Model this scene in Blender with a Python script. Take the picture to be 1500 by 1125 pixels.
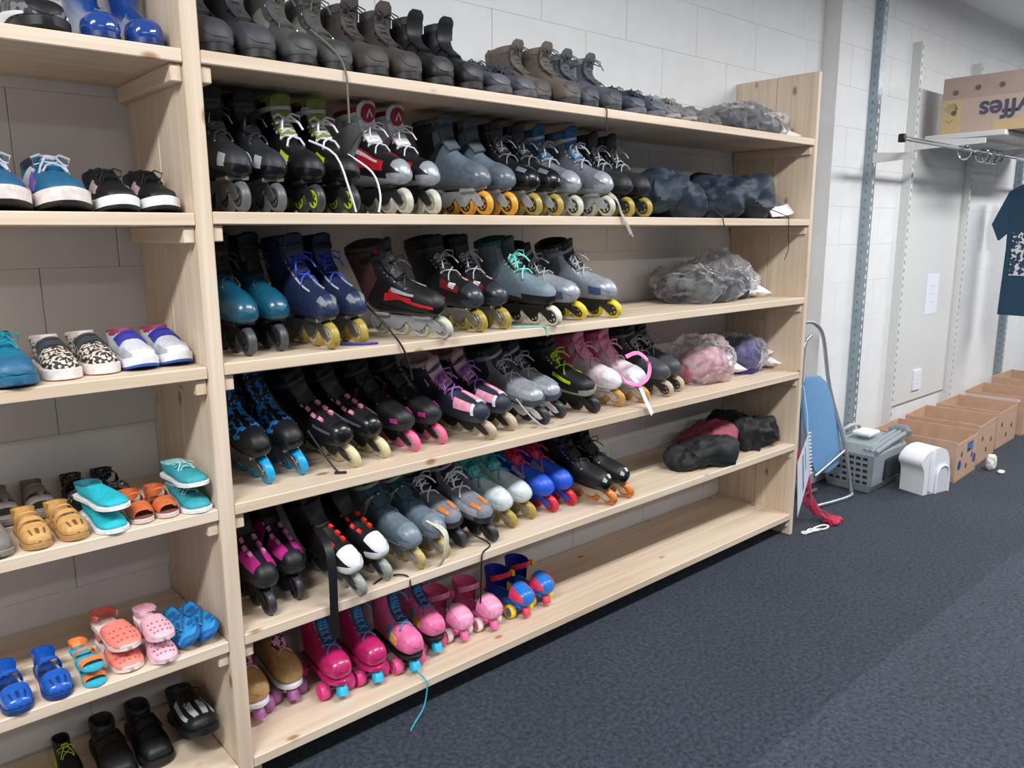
import bpy, math, random
from mathutils import Vector, Matrix, noise as mnoise
PI = math.pi
R = math.radians
for _o in list(bpy.data.objects): bpy.data.objects.remove(_o)
scene = bpy.context.scene
COL = scene.collection

# ------------------------------------------------------------------ camera, light, exposure
def aim(yaw, pitch, roll):
    y, p, r = R(yaw), R(pitch), R(roll)
    f = Vector((math.sin(y)*math.cos(p), math.cos(y)*math.cos(p), -math.sin(p)))
    rt = Vector((math.cos(y), -math.sin(y), 0)); up = rt.cross(f)
    r2 = rt*math.cos(r)+up*math.sin(r); u2 = up*math.cos(r)-rt*math.sin(r)
    return Matrix((r2, u2, -f)).transposed()
cd = bpy.data.cameras.new('camera'); cam = bpy.data.objects.new('camera', cd); COL.objects.link(cam)
cd.sensor_width = 36; cd.lens = 1152.75/1500*36; cd.clip_start = .02
cam.matrix_world = Matrix.Translation((-.7246, -1.8854, 1.5032)) @ aim(41.365, 10.945, -.305).to_4x4()
scene.camera = cam
w = bpy.data.worlds.new('world'); scene.world = w; w.use_nodes = True
w.node_tree.nodes['Background'].inputs[0].default_value = (.75, .85, 1, 1)
w.node_tree.nodes['Background'].inputs[1].default_value = .3
scene.view_settings.view_transform = 'Standard'; scene.view_settings.look = 'None'
scene.view_settings.gamma = 1; scene.view_settings.use_curve_mapping = False
scene.view_settings.exposure = 0.11
CEIL = 2.98
LAMPS = [(-1.6, -1.5), (1.3, -1.5), (4.2, -1.5), (7.1, -1.5), (-.2, -4.0), (3.2, -4.0), (6.4, -4.0)]
for (lx, ly) in LAMPS:
    ld = bpy.data.lights.new('tube_light', 'AREA'); ld.shape = 'RECTANGLE'; ld.size = 1.5; ld.size_y = .28
    ld.energy = (112 if lx < 0 else 64 if lx < 2 else 80) if ly > -2 else 26; ld.color = (.975, .985, 1)
    lo = bpy.data.objects.new('tube_light', ld); COL.objects.link(lo); lo.location = (lx, ly, CEIL-.085)

# ------------------------------------------------------------------ materials
MATS = {}
def nodes(name):
    m = bpy.data.materials.new(name); m.use_nodes = True
    nt = m.node_tree; b = nt.nodes['Principled BSDF']
    return m, nt, b
def N(nt, t, **kw):
    n = nt.nodes.new(t)
    for k, v in kw.items():
        if k.startswith('i_'):
            n.inputs[k[2:].replace('_', ' ')].default_value = v
        else: setattr(n, k, v)
    return n
def mat(col, rough=.5, metal=0, var=.15, scale=60, bump=.15, coat=0, key=None):
    """plain procedural surface: colour with fine noise variation and fine relief"""
    k = key or (tuple(round(c, 4) for c in col), rough, metal, var, scale, bump, coat)
    if k in MATS: return MATS[k]
    m, nt, b = nodes('mat_%d' % len(MATS)); L = nt.links.new
    tc = N(nt, 'ShaderNodeTexCoord'); nz = N(nt, 'ShaderNodeTexNoise'); nz.inputs['Scale'].default_value = scale; nz.inputs['Detail'].default_value = 4
    L(tc.outputs['Object'], nz.inputs['Vector'])
    rp = N(nt, 'ShaderNodeValToRGB'); e = rp.color_ramp.elements
    e[0].position = .3; e[1].position = .7
    e[0].color = tuple(c*(1-var) for c in col)+(1,); e[1].color = tuple(min(1, c*(1+var)) for c in col)+(1,)
    L(nz.outputs['Fac'], rp.inputs['Fac']); L(rp.outputs['Color'], b.inputs['Base Color'])
    b.inputs['Roughness'].default_value = rough; b.inputs['Metallic'].default_value = metal
    if coat: b.inputs['Coat Weight'].default_value = coat; b.inputs['Coat Roughness'].default_value = .12
    if bump:
        bp = N(nt, 'ShaderNodeBump'); bp.inputs['Strength'].default_value = bump; bp.inputs['Distance'].default_value = .002
        L(nz.outputs['Fac'], bp.inputs['Height']); L(bp.outputs['Normal'], b.inputs['Normal'])
    MATS[k] = m; return m
def srgb(r, g, b): return tuple(((c/255)/12.92 if c <= 10 else ((c/255+.055)/1.055)**2.4) for c in (r, g, b))
def C(r, g, b, rough=.5, **kw): return mat(srgb(r, g, b), rough, **kw)
def wood(axis):
    k = 'wood'+axis
    if k in MATS: return MATS[k]
    m, nt, b = nodes(k); L = nt.links.new
    tc = N(nt, 'ShaderNodeTexCoord'); oi = N(nt, 'ShaderNodeObjectInfo')
    ad = N(nt, 'ShaderNodeVectorMath', operation='ADD'); sc = N(nt, 'ShaderNodeVectorMath', operation='SCALE'); sc.inputs['Scale'].default_value = 7.3
    cb = N(nt, 'ShaderNodeCombineXYZ')
    for i in range(3): L(oi.outputs['Random'], cb.inputs[i])
    L(cb.outputs[0], sc.inputs[0]); L(tc.outputs['Object'], ad.inputs[0]); L(sc.outputs[0], ad.inputs[1])
    def mapped(s_long, s_cross):
        mp = N(nt, 'ShaderNodeMapping'); s = [s_cross]*3; s['xyz'.index(axis)] = s_long
        mp.inputs['Scale'].default_value = s; L(ad.outputs[0], mp.inputs['Vector']); return mp
    g = N(nt, 'ShaderNodeTexNoise'); g.inputs['Scale'].default_value = 1; g.inputs['Detail'].default_value = 5; g.inputs['Distortion'].default_value = .6
    L(mapped(1.4, 38).outputs[0], g.inputs['Vector'])
    br = N(nt, 'ShaderNodeTexNoise'); br.inputs['Scale'].default_value = 1; br.inputs['Detail'].default_value = 2
    L(mapped(.9, 7).outputs[0], br.inputs['Vector'])
    r1 = N(nt, 'ShaderNodeValToRGB'); e = r1.color_ramp.elements
    e[0].position = .3; e[1].position = .68; e[0].color = srgb(211, 190, 166)+(1,); e[1].color = srgb(228, 211, 191)+(1,)
    L(g.outputs['Fac'], r1.inputs['Fac'])
    r2 = N(nt, 'ShaderNodeValToRGB'); e = r2.color_ramp.elements
    e[0].position = .35; e[1].position = .7; e[0].color = (.90, .87, .83, 1); e[1].color = (1, 1, 1, 1)
    L(br.outputs['Fac'], r2.inputs['Fac'])
    mx = N(nt, 'ShaderNodeMix', data_type='RGBA', blend_type='MULTIPLY'); mx.inputs[0].default_value = 1
    L(r1.outputs[0], mx.inputs[6]); L(r2.outputs[0], mx.inputs[7])
    # knots
    vo = N(nt, 'ShaderNodeTexVoronoi'); vo.inputs['Scale'].default_value = 1; vo.inputs['Randomness'].default_value = 1
    L(mapped(4.2, 8).outputs[0], vo.inputs['Vector'])
    kr = N(nt, 'ShaderNodeValToRGB'); e = kr.color_ramp.elements
    e[0].position = .05; e[1].position = .11; e[0].color = (1, 1, 1, 1); e[1].color = (0, 0, 0, 1)
    L(vo.outputs['Distance'], kr.inputs['Fac'])
    m2 = N(nt, 'ShaderNodeMix', data_type='RGBA'); L(kr.outputs[0], m2.inputs[0]); L(mx.outputs[2], m2.inputs[6])
    m2.inputs[7].default_value = srgb(158, 118, 84)+(1,)
    L(m2.outputs[2], b.inputs['Base Color']); b.inputs['Roughness'].default_value = .55
    bp = N(nt, 'ShaderNodeBump'); bp.inputs['Strength'].default_value = .12; bp.inputs['Distance'].default_value = .001
    L(g.outputs['Fac'], bp.inputs['Height']); L(bp.outputs[0], b.inputs['Normal'])
    MATS[k] = m; return m
def carpet(key, c0, c1):
    m, nt, b = nodes(key); L = nt.links.new
    tc = N(nt, 'ShaderNodeTexCoord')
    a = N(nt, 'ShaderNodeTexNoise'); a.inputs['Scale'].default_value = 62; a.inputs['Detail'].default_value = 6; a.inputs['Roughness'].default_value = .75
    d = N(nt, 'ShaderNodeTexNoise'); d.inputs['Scale'].default_value = 2.2; d.inputs['Detail'].default_value = 3
    L(tc.outputs['Object'], a.inputs['Vector']); L(tc.outputs['Object'], d.inputs['Vector'])
    r1 = N(nt, 'ShaderNodeValToRGB'); e = r1.color_ramp.elements
    e[0].position = .32; e[1].position = .72; e[0].color = c0+(1,); e[1].color = c1+(1,)
    L(a.outputs['Fac'], r1.inputs['Fac'])
    r2 = N(nt, 'ShaderNodeValToRGB'); e = r2.color_ramp.elements
    e[0].position = .3; e[1].position = .7; e[0].color = (.86, .86, .86, 1); e[1].color = (1, 1, 1, 1); L(d.outputs['Fac'], r2.inputs['Fac'])
    mx = N(nt, 'ShaderNodeMix', data_type='RGBA', blend_type='MULTIPLY'); mx.inputs[0].default_value = 1
    L(r1.outputs[0], mx.inputs[6]); L(r2.outputs[0], mx.inputs[7]); L(mx.outputs[2], b.inputs['Base Color'])
    b.inputs['Roughness'].default_value = .95; b.inputs['Sheen Weight'].default_value = .08; b.inputs['Specular IOR Level'].default_value = .2
    bp = N(nt, 'ShaderNodeBump'); bp.inputs['Strength'].default_value = .6; bp.inputs['Distance'].default_value = .004
    L(a.outputs['Fac'], bp.inputs['Height']); L(bp.outputs[0], b.inputs['Normal'])
    return m
def film(tint=(1, 1, 1), base=.10):
    k = ('film', tint, base)
    if k in MATS: return MATS[k]
    m, nt, b = nodes('plastic_film'); L = nt.links.new
    b.inputs['Base Color'].default_value = tint+(1,); b.inputs['Roughness'].default_value = .1
    tr = N(nt, 'ShaderNodeBsdfTransparent'); mx = N(nt, 'ShaderNodeMixShader'); fr = N(nt, 'ShaderNodeFresnel'); fr.inputs['IOR'].default_value = 1.5
    ma = N(nt, 'ShaderNodeMath', operation='MULTIPLY_ADD'); ma.inputs[1].default_value = .8; ma.inputs[2].default_value = base
    tc = N(nt, 'ShaderNodeTexCoord'); nz = N(nt, 'ShaderNodeTexNoise'); nz.inputs['Scale'].default_value = 26; nz.inputs['Detail'].default_value = 1; nz.inputs['Distortion'].default_value = 1.5
    L(tc.outputs['Object'], nz.inputs['Vector'])
    bp = N(nt, 'ShaderNodeBump'); bp.inputs['Strength'].default_value = .35; bp.inputs['Distance'].default_value = .006
    L(nz.outputs['Fac'], bp.inputs['Height']); L(bp.outputs[0], b.inputs['Normal']); L(bp.outputs[0], fr.inputs['Normal'])
    L(fr.outputs[0], ma.inputs[0]); L(ma.outputs[0], mx.inputs[0]); L(tr.outputs[0], mx.inputs[1]); L(b.outputs[0], mx.inputs[2])
    L(mx.outputs[0], nt.nodes['Material Output'].inputs['Surface'])
    MATS[k] = m; return m
def spots(base, ink, scale, thr, key):
    """print of irregular spots (leopard, leaf print)"""
    if key in MATS: return MATS[key]
    m, nt, b = nodes(key); L = nt.links.new
    tc = N(nt, 'ShaderNodeTexCoord'); nz = N(nt, 'ShaderNodeTexNoise'); nz.inputs['Scale'].default_value = scale; nz.inputs['Detail'].default_value = 1
    L(tc.outputs['Object'], nz.inputs['Vector'])
    rp = N(nt, 'ShaderNodeValToRGB'); e = rp.color_ramp.elements; e[0].position = thr-.02; e[1].position = thr+.02
    e[0].color = base+(1,); e[1].color = ink+(1,); L(nz.outputs['Fac'], rp.inputs['Fac']); L(rp.outputs[0], b.inputs['Base Color'])
    b.inputs['Roughness'].default_value = .7; MATS[key] = m; return m

BLACK = C(15, 16, 20, .5); BLACKG = C(13, 14, 18, .26); CHAR = C(36, 38, 44, .55); GREY = C(110, 115, 122, .5); LGREY = C(170, 174, 180, .45)
WHITE = C(226, 228, 232, .45, var=.05); STEEL = C(175, 178, 182, .3, metal=.9, var=.08); CHROME = C(205, 208, 212, .12, metal=1, var=.03)
RUBBER = C(30, 30, 33, .6)

# ------------------------------------------------------------------ mesh builder
class MB:
    def __init__(s): s.v = []; s.f = []; s.m = []; s.mats = []
    def mi(s, m):
        if m is None: return 0
        if m not in s.mats: s.mats.append(m)
        return s.mats.index(m)
    def add(s, vs, fs, m=None):
        o = len(s.v); i = s.mi(m); s.v += [tuple(v) for v in vs]
        for f in fs: s.f.append(tuple(o+k for k in f)); s.m.append(i)
        return s
    def box(s, a, b, m=None, bev=0):
        (x0, y0, z0), (x1, y1, z1) = a, b
        if bev <= 0:
            v = [(x, y, z) for z in (z0, z1) for y in (y0, y1) for x in (x0, x1)]
            return s.add(v, [(0, 2, 3, 1), (4, 5, 7, 6), (0, 1, 5, 4), (2, 6, 7, 3), (0, 4, 6, 2), (1, 3, 7, 5)], m)
        # chamfered box: 24 verts
        vs = []; idx = {}
        c = [(x0, x1), (y0, y1), (z0, z1)]
        for sx in (0, 1):
            for sy in (0, 1):
                for sz in (0, 1):
                    for ax in range(3):
                        p = []
                        for k, sg in enumerate((sx, sy, sz)):
                            val = c[k][sg]
                            if k != ax: val += bev if sg == 0 else -bev
                            p.append(val)
                        idx[(sx, sy, sz, ax)] = len(vs); vs.append(p)
        fs = []
        for ax in range(3):
            o = [k for k in range(3) if k != ax]
            for sg in (0, 1):
                q = []
                for (a1, b1) in ((0, 0), (1, 0), (1, 1), (0, 1)):
                    t = [0, 0, 0]; t[ax] = sg; t[o[0]] = a1; t[o[1]] = b1; q.append(idx[tuple(t)+(ax,)])
                fs.append(q)
            for (a1, b1) in ((0, 0), (1, 0), (1, 1), (0, 1)):
                t0 = [0, 0, 0]; t1 = [0, 0, 0]; t0[ax] = 0; t1[ax] = 1
                for t in (t0, t1): t[o[0]] = a1; t[o[1]] = b1
                fs.append([idx[tuple(t0)+(o[0],)], idx[tuple(t0)+(o[1],)], idx[tuple(t1)+(o[1],)], idx[tuple(t1)+(o[0],)]])
        for sx in (0, 1):
            for sy in (0, 1):
                for sz in (0, 1): fs.append([idx[(sx, sy, sz, k)] for k in range(3)])
        return s.add(vs, fs, m)
    def rings(s, rs, m=None, cap0=True, cap1=True, closed=True):
        n = len(rs[0]); vs = [p for r in rs for p in r]; fs = []
        for i in range(len(rs)-1):
            for j in range(n if closed else n-1):
                k = (j+1) % n
                fs.append((i*n+j, i*n+k, (i+1)*n+k, (i+1)*n+j))
        if cap0: fs.append(tuple(range(n-1, -1, -1)))
        if cap1: fs.append(tuple((len(rs)-1)*n+j for j in range(n)))
        return s.add(vs, fs, m)
    def tube(s, path, r, m=None, n=6, cap=True):
        P = [Vector(p) for p in path]; rs = []; up = None
        for i, p in enumerate(P):
            t = (P[min(i+1, len(P)-1)]-P[max(i-1, 0)])
            t = t.normalized() if t.length > 1e-9 else Vector((0, 0, 1))
            if up is None:
                up = Vector((0, 0, 1)) if abs(t.z) < .9 else Vector((1, 0, 0))
            a = (up-t*up.dot(t)); a = a.normalized() if a.length > 1e-6 else t.orthogonal().normalized(); b = t.cross(a); up = a
            rr = r[i] if isinstance(r, (list, tuple)) else r
            rs.append([p+(a*math.cos(2*PI*k/n)+b*math.sin(2*PI*k/n))*rr for k in range(n)])
        return s.rings(rs, m, cap, cap)
    def ribbon(s, path, wd, w, t, m=None):
        """flat strap: path, width direction(s), width(s), thickness"""
        P = [Vector(p) for p in path]; rs = []
        for i, p in enumerate(P):
            tg = (P[min(i+1, len(P)-1)]-P[max(i-1, 0)]).normalized()
            d = Vector(wd[i] if isinstance(wd, list) else wd); d = (d-tg*d.dot(tg)).normalized(); nn = tg.cross(d)
            ww = (w[i] if isinstance(w, list) else w)/2
            rs.append([p+d*a*ww+nn*b*t/2 for a, b in ((-1, -.5), (-.8, -1), (.8, -1), (1, -.5), (1, .5), (.8, 1), (-.8, 1), (-1, .5))])
        return s.rings(rs, m)
    def lathe(s, prof, c, axis='y', m=None, n=20):
        rs = []
        for (r, h) in prof:
            ring = []
            for k in range(n):
                a = 2*PI*k/n; p = {'y': (r*math.cos(a), h, r*math.sin(a)), 'z': (r*math.cos(a), r*math.sin(a), h), 'x': (h, r*math.cos(a), r*math.sin(a))}[axis]
                ring.append((c[0]+p[0], c[1]+p[1], c[2]+p[2]))
            rs.append(ring)
        return s.rings(rs, m)
    def prism(s, poly, y0, y1, m=None):
        """polygon in xz extruded along y"""
        return s.rings([[(x, y0, z) for x, z in poly], [(x, y1, z) for x, z in poly]], m)
    def build(s, name, m=None, parent=None, smooth=True, angle=40):
        me = bpy.data.meshes.new(name); me.from_pydata(s.v, [], s.f)
        for q in (s.mats or [m]): me.materials.append(q)
        if s.mats: me.polygons.foreach_set('material_index', s.m)
        import bmesh
        bm = bmesh.new(); bm.from_mesh(me); bmesh.ops.recalc_face_normals(bm, faces=bm.faces)
        if smooth:
            for f in bm.faces: f.smooth = True
            for e in bm.edges:
                if len(e.link_faces) == 2 and e.calc_face_angle(0) > R(angle): e.smooth = False
        bm.to_mesh(me); bm.free()
        o = bpy.data.objects.new(name, me); COL.objects.link(o)
        if parent: o.parent = parent
        return o
def empty(name, loc=(0, 0, 0), rz=0, scale=1):
    o = bpy.data.objects.new(name, None); COL.objects.link(o); o.location = loc; o.rotation_euler.z = rz; o.scale = (scale,)*3; o.empty_display_size = .05
    return o
def tag(o, label, cat, group=None, kind=None):
    if kind: o['kind'] = kind
    if label: o['label'] = label
    if cat: o['category'] = cat
    if group: o['group'] = group
    return o
def copy_tree(o, parent=None):
    c = o.copy(); COL.objects.link(c)
    if parent: c.parent = parent
    for ch in o.children: copy_tree(ch, c)
    return c
def struct(o): o['kind'] = 'structure'; return o

# ------------------------------------------------------------------ the room
XL, XR, YF = -3.6, 9.4, -7.5
WY, PY, PX = .430, .335, 3.60        # wall behind the rack, projecting wall beyond it, where it steps forward
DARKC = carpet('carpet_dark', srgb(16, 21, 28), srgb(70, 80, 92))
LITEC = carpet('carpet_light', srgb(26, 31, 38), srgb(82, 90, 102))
WALLP = mat(srgb(224, 224, 224), .7, var=.03, scale=9, bump=.12, key='wall_paint')
MORTAR = mat(srgb(214, 214, 214), .85, var=.05, scale=40, bump=.3, key='mortar')
CEILP = mat(srgb(228, 230, 232), .8, var=.02, scale=20, bump=.1, key='ceiling_paint')
SEAM = -.83
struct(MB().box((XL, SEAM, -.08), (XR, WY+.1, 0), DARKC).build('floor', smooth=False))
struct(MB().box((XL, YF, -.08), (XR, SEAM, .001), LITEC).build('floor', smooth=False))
struct(MB().box((XL, YF, CEIL), (XR, WY+.1, CEIL+.1), CEILP).build('ceiling', smooth=False))
struct(MB().box((XL-.1, YF, 0), (XL, WY+.1, CEIL), WALLP).build('wall_left', smooth=False))
struct(MB().box((XR, YF, 0), (XR+.1, WY+.1, CEIL), WALLP).build('wall_right', smooth=False))
struct(MB().box((XL, YF-.1, 0), (XR, YF, CEIL), WALLP).build('wall_front', smooth=False))
CH = .2175; Z0 = 1.418-6*CH
def block_wall(wallobj, x0, x1, yface, offs):
    cache = {}
    k = 0; z = Z0
    while z < CEIL-.01:
        za, zb = max(z, 0), min(z+CH, CEIL)
        ox = offs(k); i0 = math.floor((x0-ox)/.489)
        i = i0
        while ox+i*.489 < x1-.01:
            a, b = max(ox+i*.489, x0), min(ox+(i+1)*.489, x1); i += 1
            if b-a < .03: continue
            key = (round(b-a, 3), round(zb-za, 3))
            g, gz = .0011, .0003
            if key not in cache:
                o = MB().box((g, -.004, gz), (b-a-g, .02, zb-za-gz), WALLP, bev=.0008).build('block', smooth=False); cache[key] = o.data
            else:
                o = bpy.data.objects.new('block', cache[key]); COL.objects.link(o)
            o.parent = wallobj; o.location = (a, yface+random.uniform(0, .0004), za)
        z += CH; k += 1
random.seed(4)
wb = struct(MB().box((XL, WY, 0), (PX, WY+.1, CEIL), MORTAR).build('wall_back', smooth=False))
OFF = {9: 1.224, 10: .98, 6: 1.368, 5: 1.666, 7: 1.15, 8: 1.45}
block_wall(wb, -1.6, PX, WY-.0005, lambda k: OFF.get(k, .2+.245*(k % 2)))
wr = struct(MB().box((PX, PY, 0), (XR, WY+.1, CEIL), WALLP).build('wall_projecting', smooth=False))
block_wall(wr, PX, 7.6, PY-.0005, lambda k: 3.75+.245*(k % 2))
GREYW = mat(srgb(150, 152, 156), .8, var=.05, scale=6, bump=.1, key='grey_wall')
for o_ in bpy.data.objects:
    if o_.name == 'wall_front': o_.data.materials[0] = GREYW
for i, (lx, ly) in enumerate(LAMPS):
    t = empty('ceiling_light', (lx, ly, CEIL-.08)); struct(t)
    MB().box((-.8, -.17, .015), (.8, .17, .08), WHITE, bev=.01).build('housing', None, t)

# ------------------------------------------------------------------ the pine rack
TH = .03
SB = [1.8826, 1.5236, 1.1611, .8011, .4427, .0826]
X1, X2, PT, J = 2.787, 2.814, 2.206, .209
WX, WYY, WZ = wood('x'), wood('y'), wood('z')
rack = empty('shelf_rack', (0, 0, 0))
tag(rack, 'long pine shelving rack filled with skates and shoes along the wall', 'shelf rack')
def plank(name, a, b, m, par, bev=.0025):
    return MB().box(a, b, m, bev=bev).build(name, None, par, smooth=False)
def upright(xa, xb, name):
    e = plank(name, (xa, 0, 0), (xb, J-.001, PT), WZ, rack)
    plank('plank', (xa, J+.001, 0), (xb, .424, PT), WZ, e)
upright(-.04, 0, 'upright'); upright(X1, X2, 'end_panel'); upright(-1.24, -1.20, 'upright')
def bay(x0, x1, dz, cl):
    for i, z in enumerate(SB):
        z += dz
        s_ = plank('shelf', (x0+.001, .0, z), (x1-.001, J-.0012, z+TH), WX, rack)
        plank('plank', (x0+.001, J+.0012, z), (x1-.001, .422, z+TH), WX, s_)
        for (a, b) in ((x0, x0+.027), (x1-cl, x1)):
            plank('cleat', (a+.0005, .012, z-.040), (b-.0005, .418, z-.0005), WYY, s_)
bay(0, X1, 0, .016); bay(-1.2, -.04, -.0035, .027)
STOP = [s+TH for s in SB]          # shelf tops
STL = [s+TH-.0035 for s in SB]

# ------------------------------------------------------------------ shoe surface
def catmull(P, sub):
    out = []; n = len(P)
    for i in range(n-1):
        p0, p1, p2, p3 = P[max(i-1, 0)], P[i], P[i+1], P[min(i+2, n-1)]
        for k in range(sub):
            t = k/sub
            out.append(tuple(.5*((2*b)+(-a+c)*t+(2*a-5*b+4*c-d)*t*t+(-a+3*b-3*c+d)*t**3) for a, b, c, d in zip(p0, p1, p2, p3)))
    out.append(tuple(P[-1])); return out
class Surf:
    """foot-shaped surface; ring = (front/top x, z, back/bottom x, z, half width); phi 0 = front/top, pi = sole/back"""
    def __init__(s, P, z0=0, sub=3, n=2.5, egg=.12):
        s.sub = sub; s.F = catmull([(a, b+z0, c, d+z0, w) for a, b, c, d, w in P], sub); s.top = len(P)-1; s.n = n; s.egg = egg
    def ring(s, u):
        q = max(0, min(u, s.top))*s.sub; i = min(int(q), len(s.F)-2); t = q-i
        return [a+(b-a)*t for a, b in zip(s.F[i], s.F[i+1])]
    def P(s, u, phi, off=0):
        a, b, c, d, w = s.ring(u); n = s.n
        cs, sn = math.cos(phi), math.sin(phi)
        ca = math.copysign(abs(cs)**(2/n), cs); sa = math.copysign(abs(sn)**(2/n), sn)
        p = Vector(((a+c)/2+(a-c)/2*ca, w*sa*(1-s.egg*ca), (b+d)/2+(b-d)/2*ca))
        return p+s.Nn(u, phi)*off if off else p
    def Nn(s, u, phi):
        e = .06
        du = s.P(min(u+e, s.top), phi)-s.P(max(u-e, 0), phi); dp = s.P(u, phi+e)-s.P(u, phi-e)
        v = du.cross(dp)
        if v.length < 1e-12: return Vector((1, 0, 0))
        v.normalize(); a, b, c, d, w = s.ring(u)
        ctr = Vector(((a+c)/2, 0, (b+d)/2))
        return v if v.dot(s.P(u, phi)-ctr) >= 0 else -v
    def loft(s, mb, u0, u1, m=None, seg=18, off=0, cap0=True, cap1=True, step=None):
        k = max(2, int((u1-u0)*(step or s.sub))+1)
        return mb.rings([[s.P(u0+(u1-u0)*i/(k-1), 2*PI*j/seg, off) for j in range(seg)] for i in range(k)], m, cap0, cap1)
    def patch(s, mb, u0, u1, a0, a1, off, m=None, b0=None, b1=None, nu=6, nv=8):
        """raised panel: from u0 to u1, angles a0..a1 at u0 and b0..b1 at u1 (degrees)"""
        b0 = a0 if b0 is None else b0; b1 = a1 if b1 is None else b1
        G = []; 
        for i in range(-1, nu+1):
            ii = min(max(i, 0), nu-1); t = ii/(nu-1); row = []
            for j in range(-1, nv+1):
                jj = min(max(j, 0), nv-1); q = jj/(nv-1)
                lo, hi = a0+(b0-a0)*t, a1+(b1-a1)*t
                edge = (i != ii or j != jj)
                row.append(s.P(u0+(u1-u0)*t, R(lo+(hi-lo)*q), -.001 if edge else (off(lo+(hi-lo)*q) if callable(off) else off)))
            G.append(row)
        nn = nv+2; vs = [p for r in G for p in r]
        fs = [(i*nn+j, i*nn+j+1, (i+1)*nn+j+1, (i+1)*nn+j) for i in range(nu+1) for j in range(nn-1)]
        return mb.add(vs, fs, m)
    def mouth(s, mb, u, m, rise=.012, deep=.05, sc=1.0, seg=18):
        """padded collar and hollow inside"""
        r = [s.P(u, 2*PI*j/seg) for j in range(seg)]; c = sum(r, Vector())/seg
        ax = (r[0]-c).cross(r[seg//4]-c).normalized()
        if ax.z < 0: ax = -ax
        f = lambda k, h: [c+(p-c)*k+ax*h for p in r]
        return mb.rings([f(.97*sc, -.012), f(1.01*sc, rise*.4), f(.98*sc, rise), f(.88*sc, rise*1.15), f(.78*sc, rise*.6), f(.74*sc, -deep*.5), f(.70*sc, -deep)], m, False, True)
def laces(mb, S, u0, u1, rows, ang=32, r=.0022, off=.006, m=None, bow=True, eyes=None, wide=None):
    us = [u0+(u1-u0)*i/(rows-1) for i in range(rows)]
    for i in range(rows):
        for sg in (1, -1):
            ub = us[min(i+1, rows-1)]; 
            mb.tube([S.P(us[i]+(ub-us[i])*t, R(sg*ang*(1-2*t)), off*(1 if 0 < t < 1 else .4)+.002*math.sin(PI*t)) for t in (0, .25, .5, .75, 1)], r, m, 5)
        if eyes:
            for sg in (1, -1):
                p = S.P(us[i], R(sg*ang), .001); q = S.P(us[i], R(sg*ang), .004); mb.tube([p, q], r*1.7, eyes, 6)
    if bow:
        p = S.P(u1, 0, off+.004)
        for sg in (1, -1):
            mb.tube([p, p+Vector((.012, sg*.02, .012)), p+Vector((.018, sg*.038, .004)), p+Vector((.020, sg*.034, -.012)), p+Vector((.01, sg*.012, -.004)), p], r, m, 5)
            mb.tube([p, p+Vector((.02, sg*.012, .004)), p+Vector((.035, sg*.024, -.014)), p+Vector((.042, sg*.03, -.032))], r, m, 5)
    return mb
def tongue(mb, S, u0, u1, ext, w, m, off=.004, lean=.35, t=.008):
    pts = [S.P(u0+(u1-u0)*k/5, 0, off) for k in range(6)]
    d = (pts[-1]-pts[-2]).normalized(); d = Vector((d.x+lean, 0, d.z)).normalized() if ext else d
    for k in (1, 2, 3):
        if ext: pts.append(pts[5]+d*ext*k/3+Vector((lean*ext*.25*(k/3)**2, 0, 0)))
    n = len(pts); ws = [w*(.8+.25*math.sin(PI*min(1, k/(n-1)*.7))) for k in range(n)]; ws[-1] *= .55; ws[-2] *= .92
    return mb.ribbon(pts, (0, 1, 0), ws, t, m)
OUT = [(-.006, .0), (-.003, .018), (.012, .032), (.05, .037), (.11, .037), (.16, .043), (.205, .050), (.245, .050), (.272, .042), (.288, .028), (.297, .012), (.299, 0)]
def outline(L=1, W=1, grow=0):
    r = [(x*L+(grow if x > .15 else -grow), y*W+grow) for x, y in OUT]
    r = catmull(r, 2)
    return [(x, max(y, 0)) for x, y in r]+[(x, -max(y, 0)) for x, y in r[-2:0:-1]]
def slab(mb, z0, z1, m, L=1, W=1, grow=0, spring=.012, bevel=.003, lift=0):
    o0 = outline(L, W, grow); sp = lambda x: spring*max(0, (x-.2*L)/(.1*L))**2+spring*.4*max(0, (.03-x)/.03)**2
    f = lambda g, z: [(x*(1+(g if True else 0)*0)+(0), y, z+sp(x)) for x, y in outline(L, W, grow+g)]
    return mb.rings([f(-bevel, z0), f(0, z0+bevel), f(0, z1-bevel), f(-bevel, z1)], m)

# ------------------------------------------------------------------ wheels
def wheel_mesh(mb, r, hw, tire, n=22):
    """tyre: rounded profile"""
    return mb.lathe([(r*.60, -hw*.8), (r*.80, -hw), (r*.93, -hw*.72), (r, 0), (r*.93, hw*.72), (r*.80, hw), (r*.60, hw*.8)], (0, 0, 0), 'y', tire, n)
def hub_mesh(mb, r, hw, m, bolt=STEEL):
    for sg in (-1, 1):
        mb.lathe([(r*.62, sg*hw*.5), (r*.62, sg*hw*.92), (r*.50, sg*hw*.92), (r*.48, sg*hw*.55)], (0, 0, 0), 'y', m, 18)
        for k in range(5):
            a = 2*PI*k/5; ca, sa = math.cos(a), math.sin(a)
            mb.ribbon([(ca*r*.15, sg*hw*.75, sa*r*.15), (ca*r*.52, sg*hw*.75, sa*r*.52)], (-sa, 0, ca), r*.18, hw*.3, m)
        mb.lathe([(r*.22, sg*hw*.3), (r*.22, sg*hw*1.0), (.001, sg*hw*1.0)], (0, 0, 0), 'y', m, 12)
        mb.lathe([(r*.12, sg*hw*.9), (r*.12, sg*hw*1.15), (.001, sg*hw*1.15)], (0, 0, 0), 'y', bolt, 8)
    return mb
WCACHE = {}
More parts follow.
